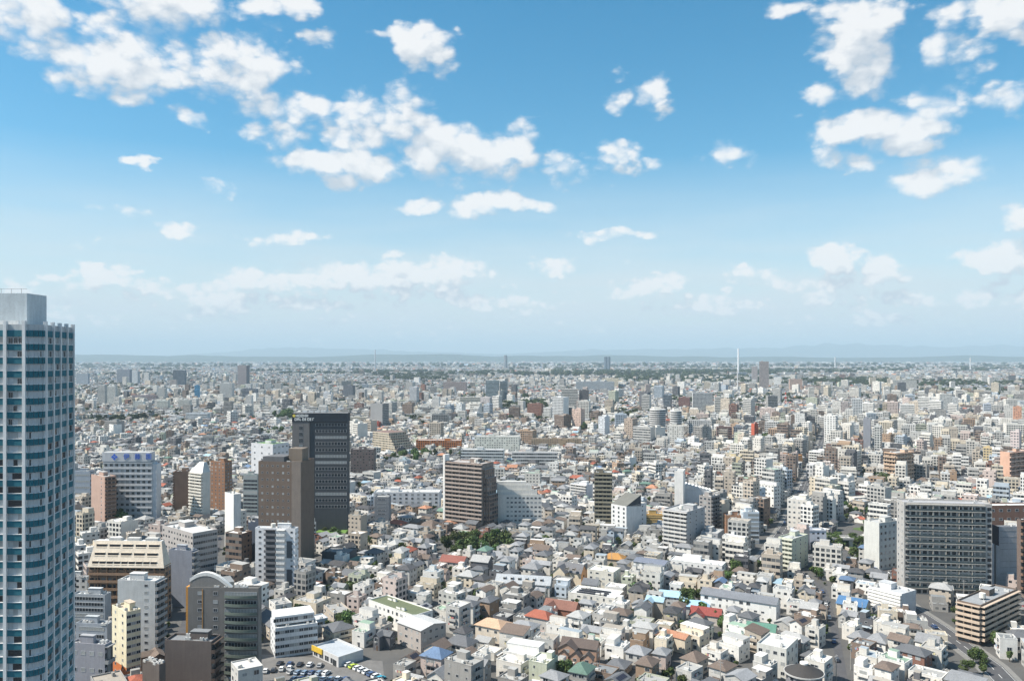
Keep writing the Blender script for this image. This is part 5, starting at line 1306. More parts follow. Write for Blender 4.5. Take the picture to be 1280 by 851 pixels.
for (x, y, lot, ld, rz) in rec:
    right, px = x / y, CX + F * x / y
    pm = .07
    ds = seg_dist(x, y, STREET)
    if ds < 45: pm = .93
    elif right > .24 and y > 480: pm = .56
    elif right < -.19 and y < 560: pm = .50
    elif y > 850: pm = .16
    mid = rnd.random() < pm
    w, d = lot - rnd.uniform(.7, 1.5), ld - rnd.uniform(1.2, 3.0)
    rr = rz + R(rnd.gauss(0, 2.5))
    if mid:
        w += rnd.uniform(0, 5); d += rnd.uniform(0, 3); h = rnd.choice((9.3, 12.2, 12.2, 15.1, 15.1, 18, 21, 24 if y > 560 else 15)) if pm > .3 else rnd.choice((9.2, 9.2, 12, 12, 15))
        if ds < 45 and y > 560: h = max(h, 15) * rnd.uniform(1.05, 1.55)
    else: h = rnd.choice((5.6, 5.9, 6.2, 8.2, 8.6)) + rnd.uniform(-.3, .3)
    # leave room to see the streets and named buildings that the photograph shows free
    if 330 < px < 560 and y < 400 and mid: mid, h = False, 6.0
    if right > .42 and y < 330: mid, h = False, min(h, 8)
    if not occ_free(x, y, w + .5, d + .5, rr): continue
    occ_mark(x, y, w, d, rr); out.append((x, y, w, d, h, rr, mid))
for _ in range(70000):                # small houses squeezed into whatever gaps are left
    y = 256 + 1240 * rnd.random() ** .9; x = rnd.uniform(-.52, .68) * y; w, d = rnd.uniform(5.0, 8.6), rnd.uniform(5.5, 9.0)
    j = int(((SA[:, 0] - x) ** 2 + (SA[:, 1] - y) ** 2).argmin()); rr = seeds[j][2] + (R(90) if rnd.random() < .3 else 0)
    if not occ_free(x, y, w + .6, d + .6, rr): continue
    occ_mark(x, y, w, d, rr); out.append((x, y, w, d, rnd.choice((3.2, 5.6, 5.9, 6.2, 8.3)), rr, False))
A = np.array([o_[:6] for o_ in out]); MID = np.array([o_[6] for o_ in out])
NEAR = dress(*[A[:, k] for k in range(6)], MID)
print('near buildings', len(out))
FLATROOF = NEAR['flat']; HH = NEAR['h'] + NEAR['r']
pxs = CX + F * NEAR['cx'] / NEAR['cy']; pyt = HY + F * (HC - HH) / NEAR['cy']; pyb = HY + F * HC / NEAR['cy']
inview = (pxs > 92) & (pxs < 1288) & (pyt < 846)
size = (NEAR['w'] + NEAR['d']) * (HH + .3 * NEAR['d']) / NEAR['cy'] ** 2
cls = np.where(HH > 10.2, 2, np.where(FLATROOF, 1, 0))
used = np.zeros(len(out), bool)
STOREY = {1: 'one', 2: 'two', 3: 'three', 4: 'four', 5: 'five', 6: 'six', 7: 'seven', 8: 'eight', 9: 'nine', 10: 'ten'}
def indiv(i, nm, cat, grp, parts):
    P = sub(NEAR, np.array([i])); t = P['t'][0]; cx, cy, w, d, h, rz = (float(P[k][0]) for k in ('cx', 'cy', 'w', 'd', 'h', 'rz'))
    near = parts and cy < 395
    Q = dict(P)
    st = max(1, round(h / 2.95)); fh = h / st
    c, s = math.cos(rz), math.sin(rz)
    vis = {'front': (-s * -cx + c * cy) , 'right': 0}
    # which faces look at the photographer: outward normal against the direction to the eye
    faces = [f for f, (nx, ny) in (('front', (s, -c)), ('back', (-s, c)), ('right', (c, s)), ('left', (-c, -s))) if nx * -cx + ny * -cy > .15 * math.hypot(cx, cy)]
    if near: Q['kx'] = np.array([0.0]); Q['ky'] = np.array([0.0])
    v, l, s_, co, k, u = batch(TEMPL[t][0], Q, True)
    o = link(nm, make_mesh(nm, v, l, s_, co, k, u), None, (cx, cy, 0), rz)
    v, l, s_, co, k, u = batch(TEMPL[t][1], Q, True)
    link('roof', make_mesh('roof', v, l, s_, co, k, u), o)
    r = random.Random(int(i))
    wcol = tuple(float(x) for x in P['wc'][0])
    if near:
        for f in faces:
            W = w if f in ('front', 'back') else d
            n = 1 if W < 6.5 else 2 if W < 10.5 else 3 if W < 15 else 4
            balk = r.random() < .5 and W > 5 and st > 1 and t not in ('cross', 'step')
            if r.random() < .5:
                am = MB(); am.box(-.4, -.32, 0, .4, -.003, .6, (.62, .62, .60)); am.box(-.22, -.335, .08, .22, -.323, .52, (.2, .2, .2)); face_put(o, am.mesh('air_conditioner'), 'air_conditioner', f, w, d, r.choice((-.42, .42)) * W * (1 if t not in ('cross', 'step') else 0) - (.30 * W if t == 'cross' and f == 'front' else 0), r.choice((.1, fh + .2)))
            if t not in ('cross', 'step') and r.random() < .35:
                pm_ = MB(); ww = W * r.uniform(.35, .8); pm_.face([(-ww / 2, -1.3, 2.45), (ww / 2, -1.3, 2.45), (ww / 2, -.003, 2.85), (-ww / 2, -.003, 2.85)], tuple(float(x) for x in P['rc'][0])); pm_.box(-ww / 2, -1.32, 2.36, ww / 2, -1.303, 2.46, (.3, .3, .3)); face_put(o, pm_.mesh('porch_roof'), 'porch_roof', f, w, d, r.uniform(-.1, .1) * W, 0)
            for q in range(st):
                if balk and q >= 1 and r.random() < .55:
                    lm_ = MB(); n_l = r.randint(2, 5)
                    for e in range(n_l):
                        x0 = -W * .25 + e * .75; lm_.face([(x0, -.55, .75), (x0 + .6, -.55, .75), (x0 + .6, -.55, 1.75), (x0, -.55, 1.75)], r.choice([(.72, .72, .72), (.7, .68, .62), (.25, .35, .5), (.5, .2, .2), (.6, .55, .3)]))
                    lm_.box(-W * .28, -.57, 1.75, W * .28, -.54, 1.78, GREY); face_put(o, lm_.mesh('laundry'), 'laundry', f, w, d, 0, q * fh + .1)
                if balk and q >= 1:
                    face_put(o, balcony_mesh(W * .62, .95, tuple(x * .9 for x in wcol), wcol, 1, 1.0, fh=2.2), 'balcony', f, w, d, 0, q * fh + .1)
                    face_put(o, WIN, 'window', f, w, d, 0, q * fh + 1.15, (W * .42, 1, 1.9)); continue
                if t == 'step' and f == 'front' and (q + 1) * fh > .66 * h + .3: continue
                for j in range(n):
                    if r.random() < .16: continue
                    uu = (-.5 + (j + .5) / n) * W * .92 + r.uniform(-.3, .3)
                    if t == 'cross':
                        if f == 'front': uu = -.26 * W + (uu * .3)
                        elif f == 'right': uu = .2 * W + uu * .45
                    if t == 'step' and (q + 1) * fh > .66 * h + .3 and f != 'back': uu = (.19 if f == 'right' else -.19) * W + uu * .5
                    big = r.random() < .4
                    face_put(o, WIN, 'window', f, w, d, uu, q * fh + 1.55, (r.choice((1.7, 1.9, 2.4)) if big else r.choice((.7, .9, 1.2)), 1, r.choice((1.1, 1.3, 1.8)) if big else r.choice((.6, .9, 1.1))))
        if r.random() < .6:
            dm = MB(); dm.box(-.45, -.08, 0, .45, -.003, 2.05, r.choice([(.12, .08, .06), (.3, .3, .3), (.08, .08, .09)])); face_put(o, dm.mesh('door'), 'door', faces[0] if faces else 'front', w, d, (-.2 if t == 'cross' else r.uniform(-.35, .35)) * (w if (faces or ['front'])[0] in ('front', 'back') else d), 0.0)
        if t == 'gable' and r.random() < .3:
            sm = MB(); rr_ = float(P['r'][0]); y0, y1 = -d * .42, -d * .12; z0, z1 = h + rr_ * .16 + .2, h + rr_ * .76 + .2; ww = w * r.uniform(.5, .8)
            nq_ = max(2, int(ww / 1.1))
            for e in range(nq_):
                xa = -ww / 2 + ww * e / nq_ + .04; xb = -ww / 2 + ww * (e + 1) / nq_ - .04
                sm.face([(xa, y0, z0), (xb, y0, z0), (xb, y1, z1), (xa, y1, z1)], (.02, .025, .045))
            sm.build('solar_panel', o)
        if not P['flat'][0] and r.random() < .5:       # television aerial on the ridge
            am = MB(); am.tube((0, 0, 0), (0, 0, 2.2), .03, .03, GREY, 4); am.box(-.7, -.02, 1.9, .7, .02, 1.94, GREY)
            for q in range(5): am.box(-.6 + q * .3, -.35, 1.95, -.57 + q * .3, .35, 1.97, GREY)
            am.build('aerial', o, (r.uniform(-.3, .3) * w, 0, h + float(P['r'][0])))
        elif P['flat'][0]:
            for q in range(r.randint(1, 3)):
                um = MB(); um.box(-.5, -.3, .1, .5, .3, 1.0, (.6, .6, .58)); um.box(-.4, -.25, 0, .4, .25, .1, GREY); um.build('air_conditioner', o, (r.uniform(-.38, .38) * w, -.38 * d, h + .03))
    wl = WALLS[P['wi'][0]][2]; rl = (FLATS if P['flat'][0] else ROOFS)[P['ri'][0]][2]
    sto = STOREY.get(st, 'tall')
    if cls[i] == 0: ph = f'{sto}-storey {wl} house with {rl} {"hip" if t == "hip" else "cross-gabled" if t == "cross" else "sloping" if t == "shed" else "gable"} roof'
    elif cls[i] == 1: ph = f'{sto}-storey {wl} house with {"terraced" if t == "step" else "flat"} {rl} roof'
    else: ph = f'{sto}-storey {wl} block with {rl} {"flat roof" if P["flat"][0] else "pitched roof"}'
    tag(o, None, cat, grp); PENDING.append((o, ph, cx, cy))
    used[i] = True
# the named foreground houses, built from the same kit
for (nm, lab, px, D, w, d, h, r_, th, wall, roof, t) in SPOTS:
    x, y = at(px, D + d * .5)
    P = dict(cx=np.array([x]), cy=np.array([y]), w=np.array([float(w)]), d=np.array([float(d)]), h=np.array([float(h)]), r=np.array([float(r_)]), rz=np.array([-R(th)]), wc=np.array([wall]), rc=np.array([roof]), tc=np.array([wall if r_ == 0 else tuple(c * .8 + .04 for c in roof)]), kx=np.array([0.0]), ky=np.array([0.0]), t=np.array([t]))
    v, l, s_, co, k, u = batch(TEMPL[t][0], P, True); o = link(nm, make_mesh(nm, v, l, s_, co, k, u), None, (x, y, 0), -R(th)); tag(o, lab, 'apartments' if 'block' in nm else 'shop' if 'shop' in nm else 'house' if 'house' in nm and 'ware' not in nm else 'warehouse')
    v, l, s_, co, k, u = batch(TEMPL[t][1], P, True); rf_ = link('roof', make_mesh('roof', v, l, s_, co, k, u), o)
    st = max(1, round(h / 2.95)); fh = h / st; rr_ = random.Random(int(px))
    for f, W in (('front', w), ('right', d)):
        if t == 'cross': continue
        n_ = max(1, int(W / 3.4))
        for q in range(st):
            if t == 'step' and f == 'front' and q == st - 1: continue
            for j in range(n_):
                if rr_.random() < .1: continue
                face_put(o, WIN, 'window', f, w, d, (-.5 + (j + .5) / n_) * W * .94 if t != 'step' or q < st - 1 else .19 * W + (-.5 + (j + .5) / n_) * W * .5, q * fh + 1.55, (rr_.choice((.9, 1.5, 1.9)), 1, rr_.choice((.9, 1.2, 1.6))))
    if t == 'cross':
        for q in range(st): face_put(o, WIN, 'window', 'front', w, d, -.26 * w, q * fh + 1.5, (2.2, 1, 1.3)); face_put(o, WIN, 'window', 'right', w, d, .2 * d, q * fh + 1.5, (1.8, 1, 1.2))
    if 'dormers' in lab or 'dormered' in lab or 'solar' in lab or 'orange painted' in lab or 'three little' in lab:
        for k in range(6 if 'row of' in lab else 3):
            m = MB()
            if 'solar' in lab: m.box(-8, -.9, .3, 8, .9, .42, (.015, .018, .03)); m.box(-8, .5, 0, -7.8, .7, .297, GREY); m.box(7.8, .5, 0, 8, .7, .297, GREY); m.build('solar_panel', o, (-1, -4 + k * 3.2, h + .03)); continue
            if 'orange' in lab:
                if k == 0: m.box(-w / 2 - .25, -d / 2 + .003, 0, -w / 2 - .003, d / 2, h, (.60, .32, .09)); m.build('orange_side_wall', o)
                continue
            if 'three little' in lab:
                m.prism([(-2.2, -.0), (2.2, -.0), (2.2, 3.2), (-2.2, 3.2)], 0, 5.0, (.42, .27, .20)); m.face([(-2.6, -.4, 4.9), (0, -.4, 7.2), (0, 3.4, 7.2), (-2.6, 3.4, 4.9)], (.11, .09, .08)); m.face([(0, -.4, 7.2), (2.6, -.4, 4.9), (2.6, 3.4, 4.9), (0, 3.4, 7.2)], (.11, .09, .08)); m.face([(-2.2, -.003, 5.0), (2.2, -.003, 5.0), (0, -.003, 7.0)], (.42, .27, .20))
                gb = m.build('front_gable', o, (-5.0 + k * 5.0, -d / 2 - 1.6, 0)); wn_ = link('window', WIN, gb, (0, -.003, 4.0)); wn_.scale = (1.4, 1, 1.2); continue
            L_ = w * .82 / (6 if 'row of' in lab else 3)
            m.box(-.7, -.9, 0, .7, .9, 1.15, wall, top=roof); m.face([(-.72, -.91, .15), (.72, -.91, .15), (.72, -.91, 1.0), (-.72, -.91, 1.0)], (.03, .03, .035))
            m.build('dormer', rf_, ((k - (2.5 if 'row of' in lab else 1)) * L_, -d * .25, h + r_ * .42))
    used_spot = True
for k, (nm, cat, grp, lim) in enumerate((('house', 'house', 'pitched roof houses of the near streets', 300), ('flat_roofed_house', 'house', 'flat roofed houses of the near streets', 300), ('apartment_block', 'apartments', 'small apartment blocks of the near streets', 225))):
    idx = [i for i in np.argsort(-size) if inview[i] and cls[i] == k][:lim]
    for i in idx: indiv(i, nm, cat, grp, True)
merged('house_rows', sub(NEAR, np.nonzero(~used)[0]), 'dense low houses and small blocks filling the middle distance', 'houses')

# ------------------------------------------------------------------ the far city, thinning and coarsening with distance
def far_zone(y0, y1, cell, w0, w1, h0, h1, p_mid, keep, boxes):
    nx, ny = int(2 * .68 * y1 / cell), int((y1 - y0) / cell)
    X, Y = np.meshgrid((np.arange(nx) - nx / 2) * cell, y0 + (np.arange(ny) + .5) * cell); X, Y = X.ravel(), Y.ravel()
    X = X + rng.uniform(-.3, .3, len(X)) * cell; Y = Y + rng.uniform(-.3, .3, len(Y)) * cell
    ok = (np.abs(X) < .675 * Y) & (rng.random(len(X)) < keep)
    gr = np.sin(X / 310 + 1.3) + np.sin(Y / 270 + X / 900) + np.sin(X / 130 - Y / 410 + 2)      # parks and gaps
    ok &= gr > -2.6 + (.6 if y0 > 3000 else 0)
    X, Y = X[ok], Y[ok]; n = len(X); w = rng.uniform(w0, w1, n); d = rng.uniform(w0, w1, n) * .9
    mid = rng.random(n) < p_mid * np.clip(.9 + 1.7 * np.sin(X / 430 + .4) * np.sin(Y / 520 + X / 1500), .05, 3.2)
    h = np.where(mid, rng.choice([12, 15, 18, 21, 27, 34], n, p=[.3, .28, .2, .12, .07, .03]), rng.uniform(h0, h1, n))
    w = np.where(mid, w * rng.uniform(1.2, 2.4, n), w)
    rz = -(.55 + .35 * np.sin(X / 400) + .25 * np.sin(Y / 333 + 1)) + rng.normal(0, .12, n)
    P = dress(X, Y, w, d, h, rz, mid)
    if boxes: P['t'] = np.where(P['mid'], 'box', np.where(P['flat'], 'box', P['t']))
    return P
Z1 = far_zone(1500, 2700, 12.5, 7.5, 11, 5.5, 9, .11, .93, False)
Z2 = far_zone(2700, 5200, 20, 10, 16, 6, 10, .08, .82, True)
Z3 = far_zone(5200, 11000, 44, 16, 32, 6, 13, .09, .66, True)
Z4 = far_zone(11000, 21000, 150, 40, 90, 8, 22, .08, .6, True)
print('far', [len(z['w']) for z in (Z1, Z2, Z3, Z4)])
merged('distant_houses', Z1, 'sea of small roofs a mile and a half away', 'houses')
merged('suburb_houses', Z2, 'suburban roofs fading toward the skyline', 'houses')
merged('suburb_houses', Z3, 'hazy pale suburb roofs below the skyline', 'houses')
merged('skyline_houses', Z4, 'faint pale specks of town at the horizon', 'houses')
# taller blocks of the middle distance, each on its own
n = 0; tries = 0
while n < 205 and tries < 4000:
    tries += 1
    y = 1000 * (1.1 + 3.0 * rnd.random() ** 1.4); x = rnd.uniform(-.5, .64) * y if rnd.random() < .55 else rnd.uniform(.15, .64) * y
    w, d = rnd.uniform(13, 30), rnd.uniform(11, 18); h = rnd.choice((18, 20, 22, 24, 27, 30, 33, 36, 42))
    if h > 30 and y < 1500: h = 27
    rz = -R(rnd.gauss(28, 16)); px, py = CX + F * x / y, HY + F * (HC - h) / y
    if any(math.hypot(x - a, y - b) < 45 for a, b, _ in REFS): continue
    if seg_dist(x, y, STREET) < 24: continue
    wc, wi = pick(WALLS, 1); wi = int(wi[0]); wc = tuple(float(q) for q in wc[0]); fl = int(h / 3)
    kf = rnd.choice((1, 2, 2, 3)); o = building('apartment_tower', None, 'apartments', x, y, w, d, h, rz, wc, FLATS[rnd.randint(0, 2)][0], front=('k', kf), right=('k', rnd.choice((0, 1, 2))), floors=fl, group='taller blocks of the middle distance', gear=2 if y < 2200 else 0, pent=y < 3300, mark=False)
    PENDING.append((o, f'{STOREY.get(fl, str(fl))}-storey {WALLS[wi][2]} {("slab", "block")[w < 20]} with {("", "dotted windows", "balcony rows", "window strips")[kf]}', x, y)); n += 1

# ------------------------------------------------------------------ trees
def crown_arrays(r, n, rad, hgt, z0, leaf, lobes):
    """leaf clumps spread over uneven lobes: n small quads, colours vary leaf to leaf"""
    L = []
    for k in range(lobes):
        a = r.uniform(0, 6.283); q = rad * .62 * math.sqrt(r.uniform(0, 1)); zz = z0 + hgt * r.uniform(.22, .80)
        L.append((q * math.cos(a), q * math.sin(a), zz, rad * r.uniform(.34, .58)))
    L = np.array(L); pr = L[:, 3] ** 2; i = r.choice(lobes, n, p=pr / pr.sum()); dirs = r.normal(size=(n, 3)); dirs /= np.linalg.norm(dirs, axis=1)[:, None]
    rr = L[i, 3] * r.uniform(.55, 1.08, n); c = L[i, :3] + dirs * rr[:, None] * np.array([1, 1, .85])
    nrm = dirs + r.normal(scale=.55, size=(n, 3)); nrm /= np.linalg.norm(nrm, axis=1)[:, None]
    t = np.cross(nrm, r.normal(size=(n, 3))); t /= np.linalg.norm(t, axis=1)[:, None]; b = np.cross(nrm, t)
    s = leaf * r.uniform(.6, 1.3, n)[:, None]
    q = np.stack([c - t * s - b * s * .7, c + t * s - b * s * .8, c + t * s * .8 + b * s, c - t * s * .9 + b * s * .7], 1)
    col = np.array([.050, .090, .029]) * r.uniform(.55, 1.5, (n, 1)) * np.array([1, 1, 1]) + r.uniform(0, .025, (n, 1)) * np.array([1, .7, 0])
    return q.reshape(-1, 3), col
PROTO = []
for k in range(6):
    r = np.random.default_rng(40 + k); rad, hgt, z0, lob = [(3.2, 6, 1.8, 9), (3.8, 6.5, 2.0, 11), (2.4, 6.5, 1.5, 8), (4.4, 7, 2.4, 13), (2.0, 3.2, .6, 6), (1.7, 8.5, 1.0, 8)][k]
    n = 1100; v, c = crown_arrays(r, n, rad, hgt, z0, .34, lob)
    PROTO.append((make_mesh('crown', v, np.arange(4 * n), np.arange(n) * 4, c, None, None, (LEAF,)), v, c))
tm = MB(); tm.tube((0, 0, 0), (.05, 0, 2.4), .26, .18); 
for k in range(5):
    a = k * 1.257 + .3; tm.tube((.05, 0, 2.0 + .12 * k), (1.5 * math.cos(a), 1.5 * math.sin(a), 4.2 + .2 * k), .12, .04, n=5)
tm.tube((.05, 0, 2.4), (.1, .1, 5.2), .17, .05)
TRUNK = tm.mesh('trunk', (BARK,))
SHAPE = ['round', 'broad', 'tall', 'spreading', 'low bushy', 'slim upright']
ntree = 0
def tree(x, y, s, k, z=0.0):
    global ntree
    e = bpy.data.objects.new('tree', None); COL.objects.link(e); e.location = (x, y, z); e.rotation_euler = (0, 0, (x * 7.3 + y) % 6.28); e.scale = (s, s, s * (1 + .12 * math.sin(x)))
    link('trunk', TRUNK, e); link('crown', PROTO[k][0], e)
    tag(e, None, 'tree', 'trees among the houses'); PENDING.append((e, f'{"big" if s > 1.5 else "small" if s < .8 else "mid sized"} {SHAPE[k]} green tree', x, y)); ntree += 1
for (px, py, rg) in GARDENS:
    g_ = ground_at(px, py); n = max(2, int(rg * rg / (9 if px in (1048, 1022) else 26)))
    for _ in range(n):
        a, q = rnd.uniform(0, 6.28), rg * math.sqrt(rnd.random()) * .9
        if px in (410, 425) or py > 770 or px in (1048, 1022): s = rnd.uniform(.5, .85)
        else: s = rnd.uniform(.8, 1.35)
        tree(g_.x + q * math.cos(a), g_.y + q * math.sin(a), s, rnd.choice((0, 1, 3, 3, 4)))
for (px, py, num, sp, s0, s1) in ((500, 578, 9, 26, 1.1, 1.7), (530, 576, 8, 22, 1.2, 1.9), (575, 574, 5, 14, 1.1, 1.7), (354, 527, 12, 22, 1.6, 2.9), (330, 545, 8, 40, 1.2, 1.8), (965, 556, 8, 20, 1.4, 2.2), (1105, 610, 9, 22, 1.0, 1.6), (1092, 604, 6, 16, .9, 1.4), (165, 652, 9, 18, 1.0, 1.5), (1158, 625, 6, 14, 1.0, 1.5), (1060, 640, 6, 10, .7, 1.1), (1095, 668, 6, 12, .8, 1.2), (1075, 645, 6, 10, .7, 1.1), (1085, 700, 4, 8, .6, .9), (1048, 683, 6, 12, .5, .8), (735, 540, 7, 20, 1.3, 1.9), (880, 770, 4, 9, .8, 1.2), (870, 763, 4, 8, .8, 1.2), (925, 722, 3, 5, .9, 1.3), (1115, 540, 7, 26, 1.5, 2.4), (1180, 690, 3, 6, 1.0, 1.4), (255, 690, 5, 9, .8, 1.2), (433, 790, 4, 8, .7, 1.1), (447, 745, 4, 9, .8, 1.2), (800, 745, 3, 5, .9, 1.1)):
    g_ = ground_at(px, py)
    for _ in range(num): tree(g_.x + rnd.gauss(0, sp * .5), g_.y + rnd.gauss(0, sp * .5), rnd.uniform(s0, s1), rnd.choice((0, 1, 2, 3, 5)))
cand = []
for _ in range(9000):
    y = 255 + 1240 * rnd.random() ** .8; x = rnd.uniform(-.5, .66) * y
    if occ_free(x, y, 2.2, 2.2, 0): cand.append((x, y, rnd.uniform(.36, .92), rnd.choice((0, 1, 2, 4, 4, 5)))); occ_mark(x, y, 2.6, 2.6, 0)
cand.sort(key=lambda c: -c[2] / c[1] * (1 if -10 < CX + F * c[0] / c[1] < 1290 and HY + F * HC / c[1] < 868 else .01))
for c in cand[:300 - ntree]: tree(*c)
V, C = [], []
rg = np.random.default_rng(9)
for (x, y, s, k) in cand[300 - ntree if ntree < 300 else 0:1500]:
    v, c = PROTO[k][1], PROTO[k][2]; idx = rg.choice(len(c), 150, replace=False); q = v.reshape(-1, 4, 3)[idx]; ctr = q.mean(1, keepdims=True)
    q = ctr + (q - ctr) * 1.9; V.append((q.reshape(-1, 3) * s) + np.array([x, y, 0])); C.append(c[idx])
print('trees', ntree, 'small', len(V))
if V:
    V = np.concatenate(V); C = np.concatenate(C); nq = len(C)
    tag(link('street_greenery', make_mesh('street_greenery', V, np.arange(4 * nq), np.arange(nq) * 4, C, None, None, (LEAF,))), 'small garden trees and shrubs between the far houses', 'greenery', None, 'stuff')
# woods and parks far off: clumped crowns of larger leaf masses
pts = []
def belt(px0, px1, D0, D1, n, r0, r1):
    for _ in range(n):
        D = rnd.uniform(D0, D1); pts.append((at(rnd.uniform(px0, px1), D)[0], D, rnd.uniform(r0, r1)))
belt(770, 960, 3800, 5200, 900, 8, 14); belt(940, 1110, 3600, 4600, 420, 8, 13); belt(1020, 1290, 3300, 4200, 420, 7, 12); belt(1150, 1290, 2500, 3000, 260, 6, 10)
belt(620, 685, 1850, 2150, 150, 6, 10); belt(480, 560, 4200, 5600, 260, 8, 13); belt(430, 480, 2900, 3300, 80, 6, 10); [belt(c0, c0 + w0, D0, D0 * 1.06, int(w0 * .55), 9, 20) for c0, w0, D0 in [(rnd.uniform(95, 1250), rnd.uniform(25, 130), 4800 * (2.4 ** rnd.random())) for _ in range(48)]]; belt(690, 960, 5200, 7000, 600, 10, 20); belt(95, 1290, 9500, 14000, 420, 16, 34); belt(95, 1290, 3000, 5200, 900, 6, 10)
belt(500, 590, 1500, 1600, 70, 5, 8); belt(1100, 1135, 1350, 1600, 60, 5, 9); belt(575, 660, 2350, 2500, 70, 6, 9); belt(95, 300, 2300, 3100, 160, 5, 9); belt(840, 1000, 2100, 2600, 170, 6, 9); belt(1050, 1095, 1350, 1450, 40, 6, 9)
for _ in range(150):                 # groves, temple woods and school yards
    D = 1480 * (3.4 ** rnd.random()); gx = rnd.uniform(-.6, .66) * D; sp = rnd.uniform(9, 26) * (1 + D / 4000)
    for _ in range(rnd.randint(5, 18)): pts.append((gx + rnd.gauss(0, sp), D + rnd.gauss(0, sp), rnd.uniform(4, 8)))
for _ in range(2600):
    D = 1450 + 5200 * rnd.random() ** 1.3; pts.append((rnd.uniform(-.62, .66) * D, D, rnd.uniform(3, 6.5)))
r = np.random.default_rng(77); base, bc = crown_arrays(r, 90, 1.0, 1.5, .1, .26, 7); base = base.reshape(-1, 4, 3)
PT = np.array(pts); m_ = len(PT); ang = r.uniform(0, 6.28, m_); ca_, sa_ = np.cos(ang)[:, None, None], np.sin(ang)[:, None, None]
X = (base[None, :, :, 0] * ca_ - base[None, :, :, 1] * sa_) * PT[:, 2][:, None, None] + PT[:, 0][:, None, None]
Y = (base[None, :, :, 0] * sa_ + base[None, :, :, 1] * ca_) * PT[:, 2][:, None, None] + PT[:, 1][:, None, None]
Zz = np.maximum(base[None, :, :, 2] * PT[:, 2][:, None, None], .05)
V = np.stack([X, Y, Zz], -1).reshape(-1, 3); C = np.tile(bc, (m_, 1)) * np.repeat(r.uniform(.45, .8, (m_, 1)), len(bc), 0); nq = len(C)
tag(link('distant_woods', make_mesh('distant_woods', V, np.arange(4 * nq), np.arange(nq) * 4, C, None, None, (LEAF,))), 'dark wooded parks and tree belts among the far suburbs', 'woods', None, 'stuff')

# ------------------------------------------------------------------ cars
def car_parts():
    prof = [(-2.1, .35), (2.1, .35), (2.15, .75), (1.25, .95), (.55, 1.42), (-1.35, 1.45), (-2.0, .98), (-2.15, .8)]
    b = MB(); hw = .82
    for sgn in (1, -1):
        pts = [(x, sgn * (hw if z < 1 else hw - .12), z) for x, z in prof]; b.face(pts if sgn < 0 else pts[::-1])
    for i in range(len(prof)):
        j = (i + 1) % len(prof); (xa, za), (xb, zb) = prof[i], prof[j]; ya, yb = (hw if za < 1 else hw - .12), (hw if zb < 1 else hw - .12)
        b.face([(xa, ya, za), (xa, -ya, za), (xb, -yb, zb), (xb, yb, zb)])
    body = b.mesh('body', (CARPAINT,))
    g_ = MB()
    g_.face([(1.22, -.74, .985), (1.22, .74, .985), (.60, .66, 1.40), (.60, -.66, 1.40)]); g_.face([(-1.95, .70, 1.03), (-1.95, -.70, 1.03), (-1.42, -.66, 1.42), (-1.42, .66, 1.42)])
    for s in (-1, 1):
        q = [(1.05, s * .815, 1.0), (-1.75, s * .815, 1.02), (-1.3, s * .735, 1.38), (.52, s * .735, 1.36)]; g_.face(q if s > 0 else q[::-1])
    gl = g_.mesh('windows', (CARGLASS,))
    w = MB(); n = 12
    for s in (0, 1):
        ring = [(.31 * math.cos(6.283 * k / n), .1 * (1 if s else -1), .31 * math.sin(6.283 * k / n)) for k in range(n)]; w.face(ring if not s else ring[::-1])
    for k in range(n):
        a, c = 6.283 * k / n, 6.283 * (k + 1) / n; w.face([(.31 * math.cos(a), -.1, .31 * math.sin(a)), (.31 * math.cos(c), -.1, .31 * math.sin(c)), (.31 * math.cos(c), .1, .31 * math.sin(c)), (.31 * math.cos(a), .1, .31 * math.sin(a))])
    return body, gl, w.mesh('wheel', (RUBBER,))
CB, CG, CW = car_parts()
CARCOL = [((.78, .78, .77), 'white'), ((.70, .71, .72), 'silver'), ((.03, .035, .05), 'black'), ((.05, .09, .20), 'navy'), ((.20, .28, .38), 'blue grey'), ((.35, .36, .37), 'grey'), ((.50, .62, .08), 'lime green'), ((.03, .35, .50), 'turquoise'), ((.42, .03, .02), 'red')]
def car(x, y, rz, ci, ph, group, s=1.0, z=.06):
    o = link('parked_car', CB, None, (x, y, z), rz); o.color = (*CARCOL[ci][0], 1); o.scale = (s, s, s * (1.12 if ci in (0, 1) else 1))
    link('windows', CG, o)
    for wx in (-1.3, 1.3):
        for wy in (-.78, .78): link('wheel', CW, o, (wx, wy, .31))
    tag(o, None, 'car', group); PENDING.append((o, f'{CARCOL[ci][1]} car {ph}', x, y))
for (px0, px1, D0, D1, n, ang, cs) in ((364, 408, 317, 316, 6, 70, [5, 4, 4, 3, 4, 1, 5, 4, 2]), (368, 432, 310.5, 310, 8, 72, [4, 3, 4, 4, 1, 4, 0, 3, 2, 0, 1, 0]), (332, 362, 318, 321, 4, 96, [0, 2, 0, 0, 2]), (436, 476, 325, 311, 8, 50, [1, 6, 0, 1, 0, 3, 0, 7]), (350, 400, 326, 324, 5, 84, [2, 3, 2, 1, 5])):
    for k in range(n):
        t = k / (n - 1); D = D0 + (D1 - D0) * t; x, y = at(px0 + (px1 - px0) * t, D); car(x, y, R(ang) + R(rnd.uniform(-3, 3)), cs[k], 'in the car park', 'cars in the car park')
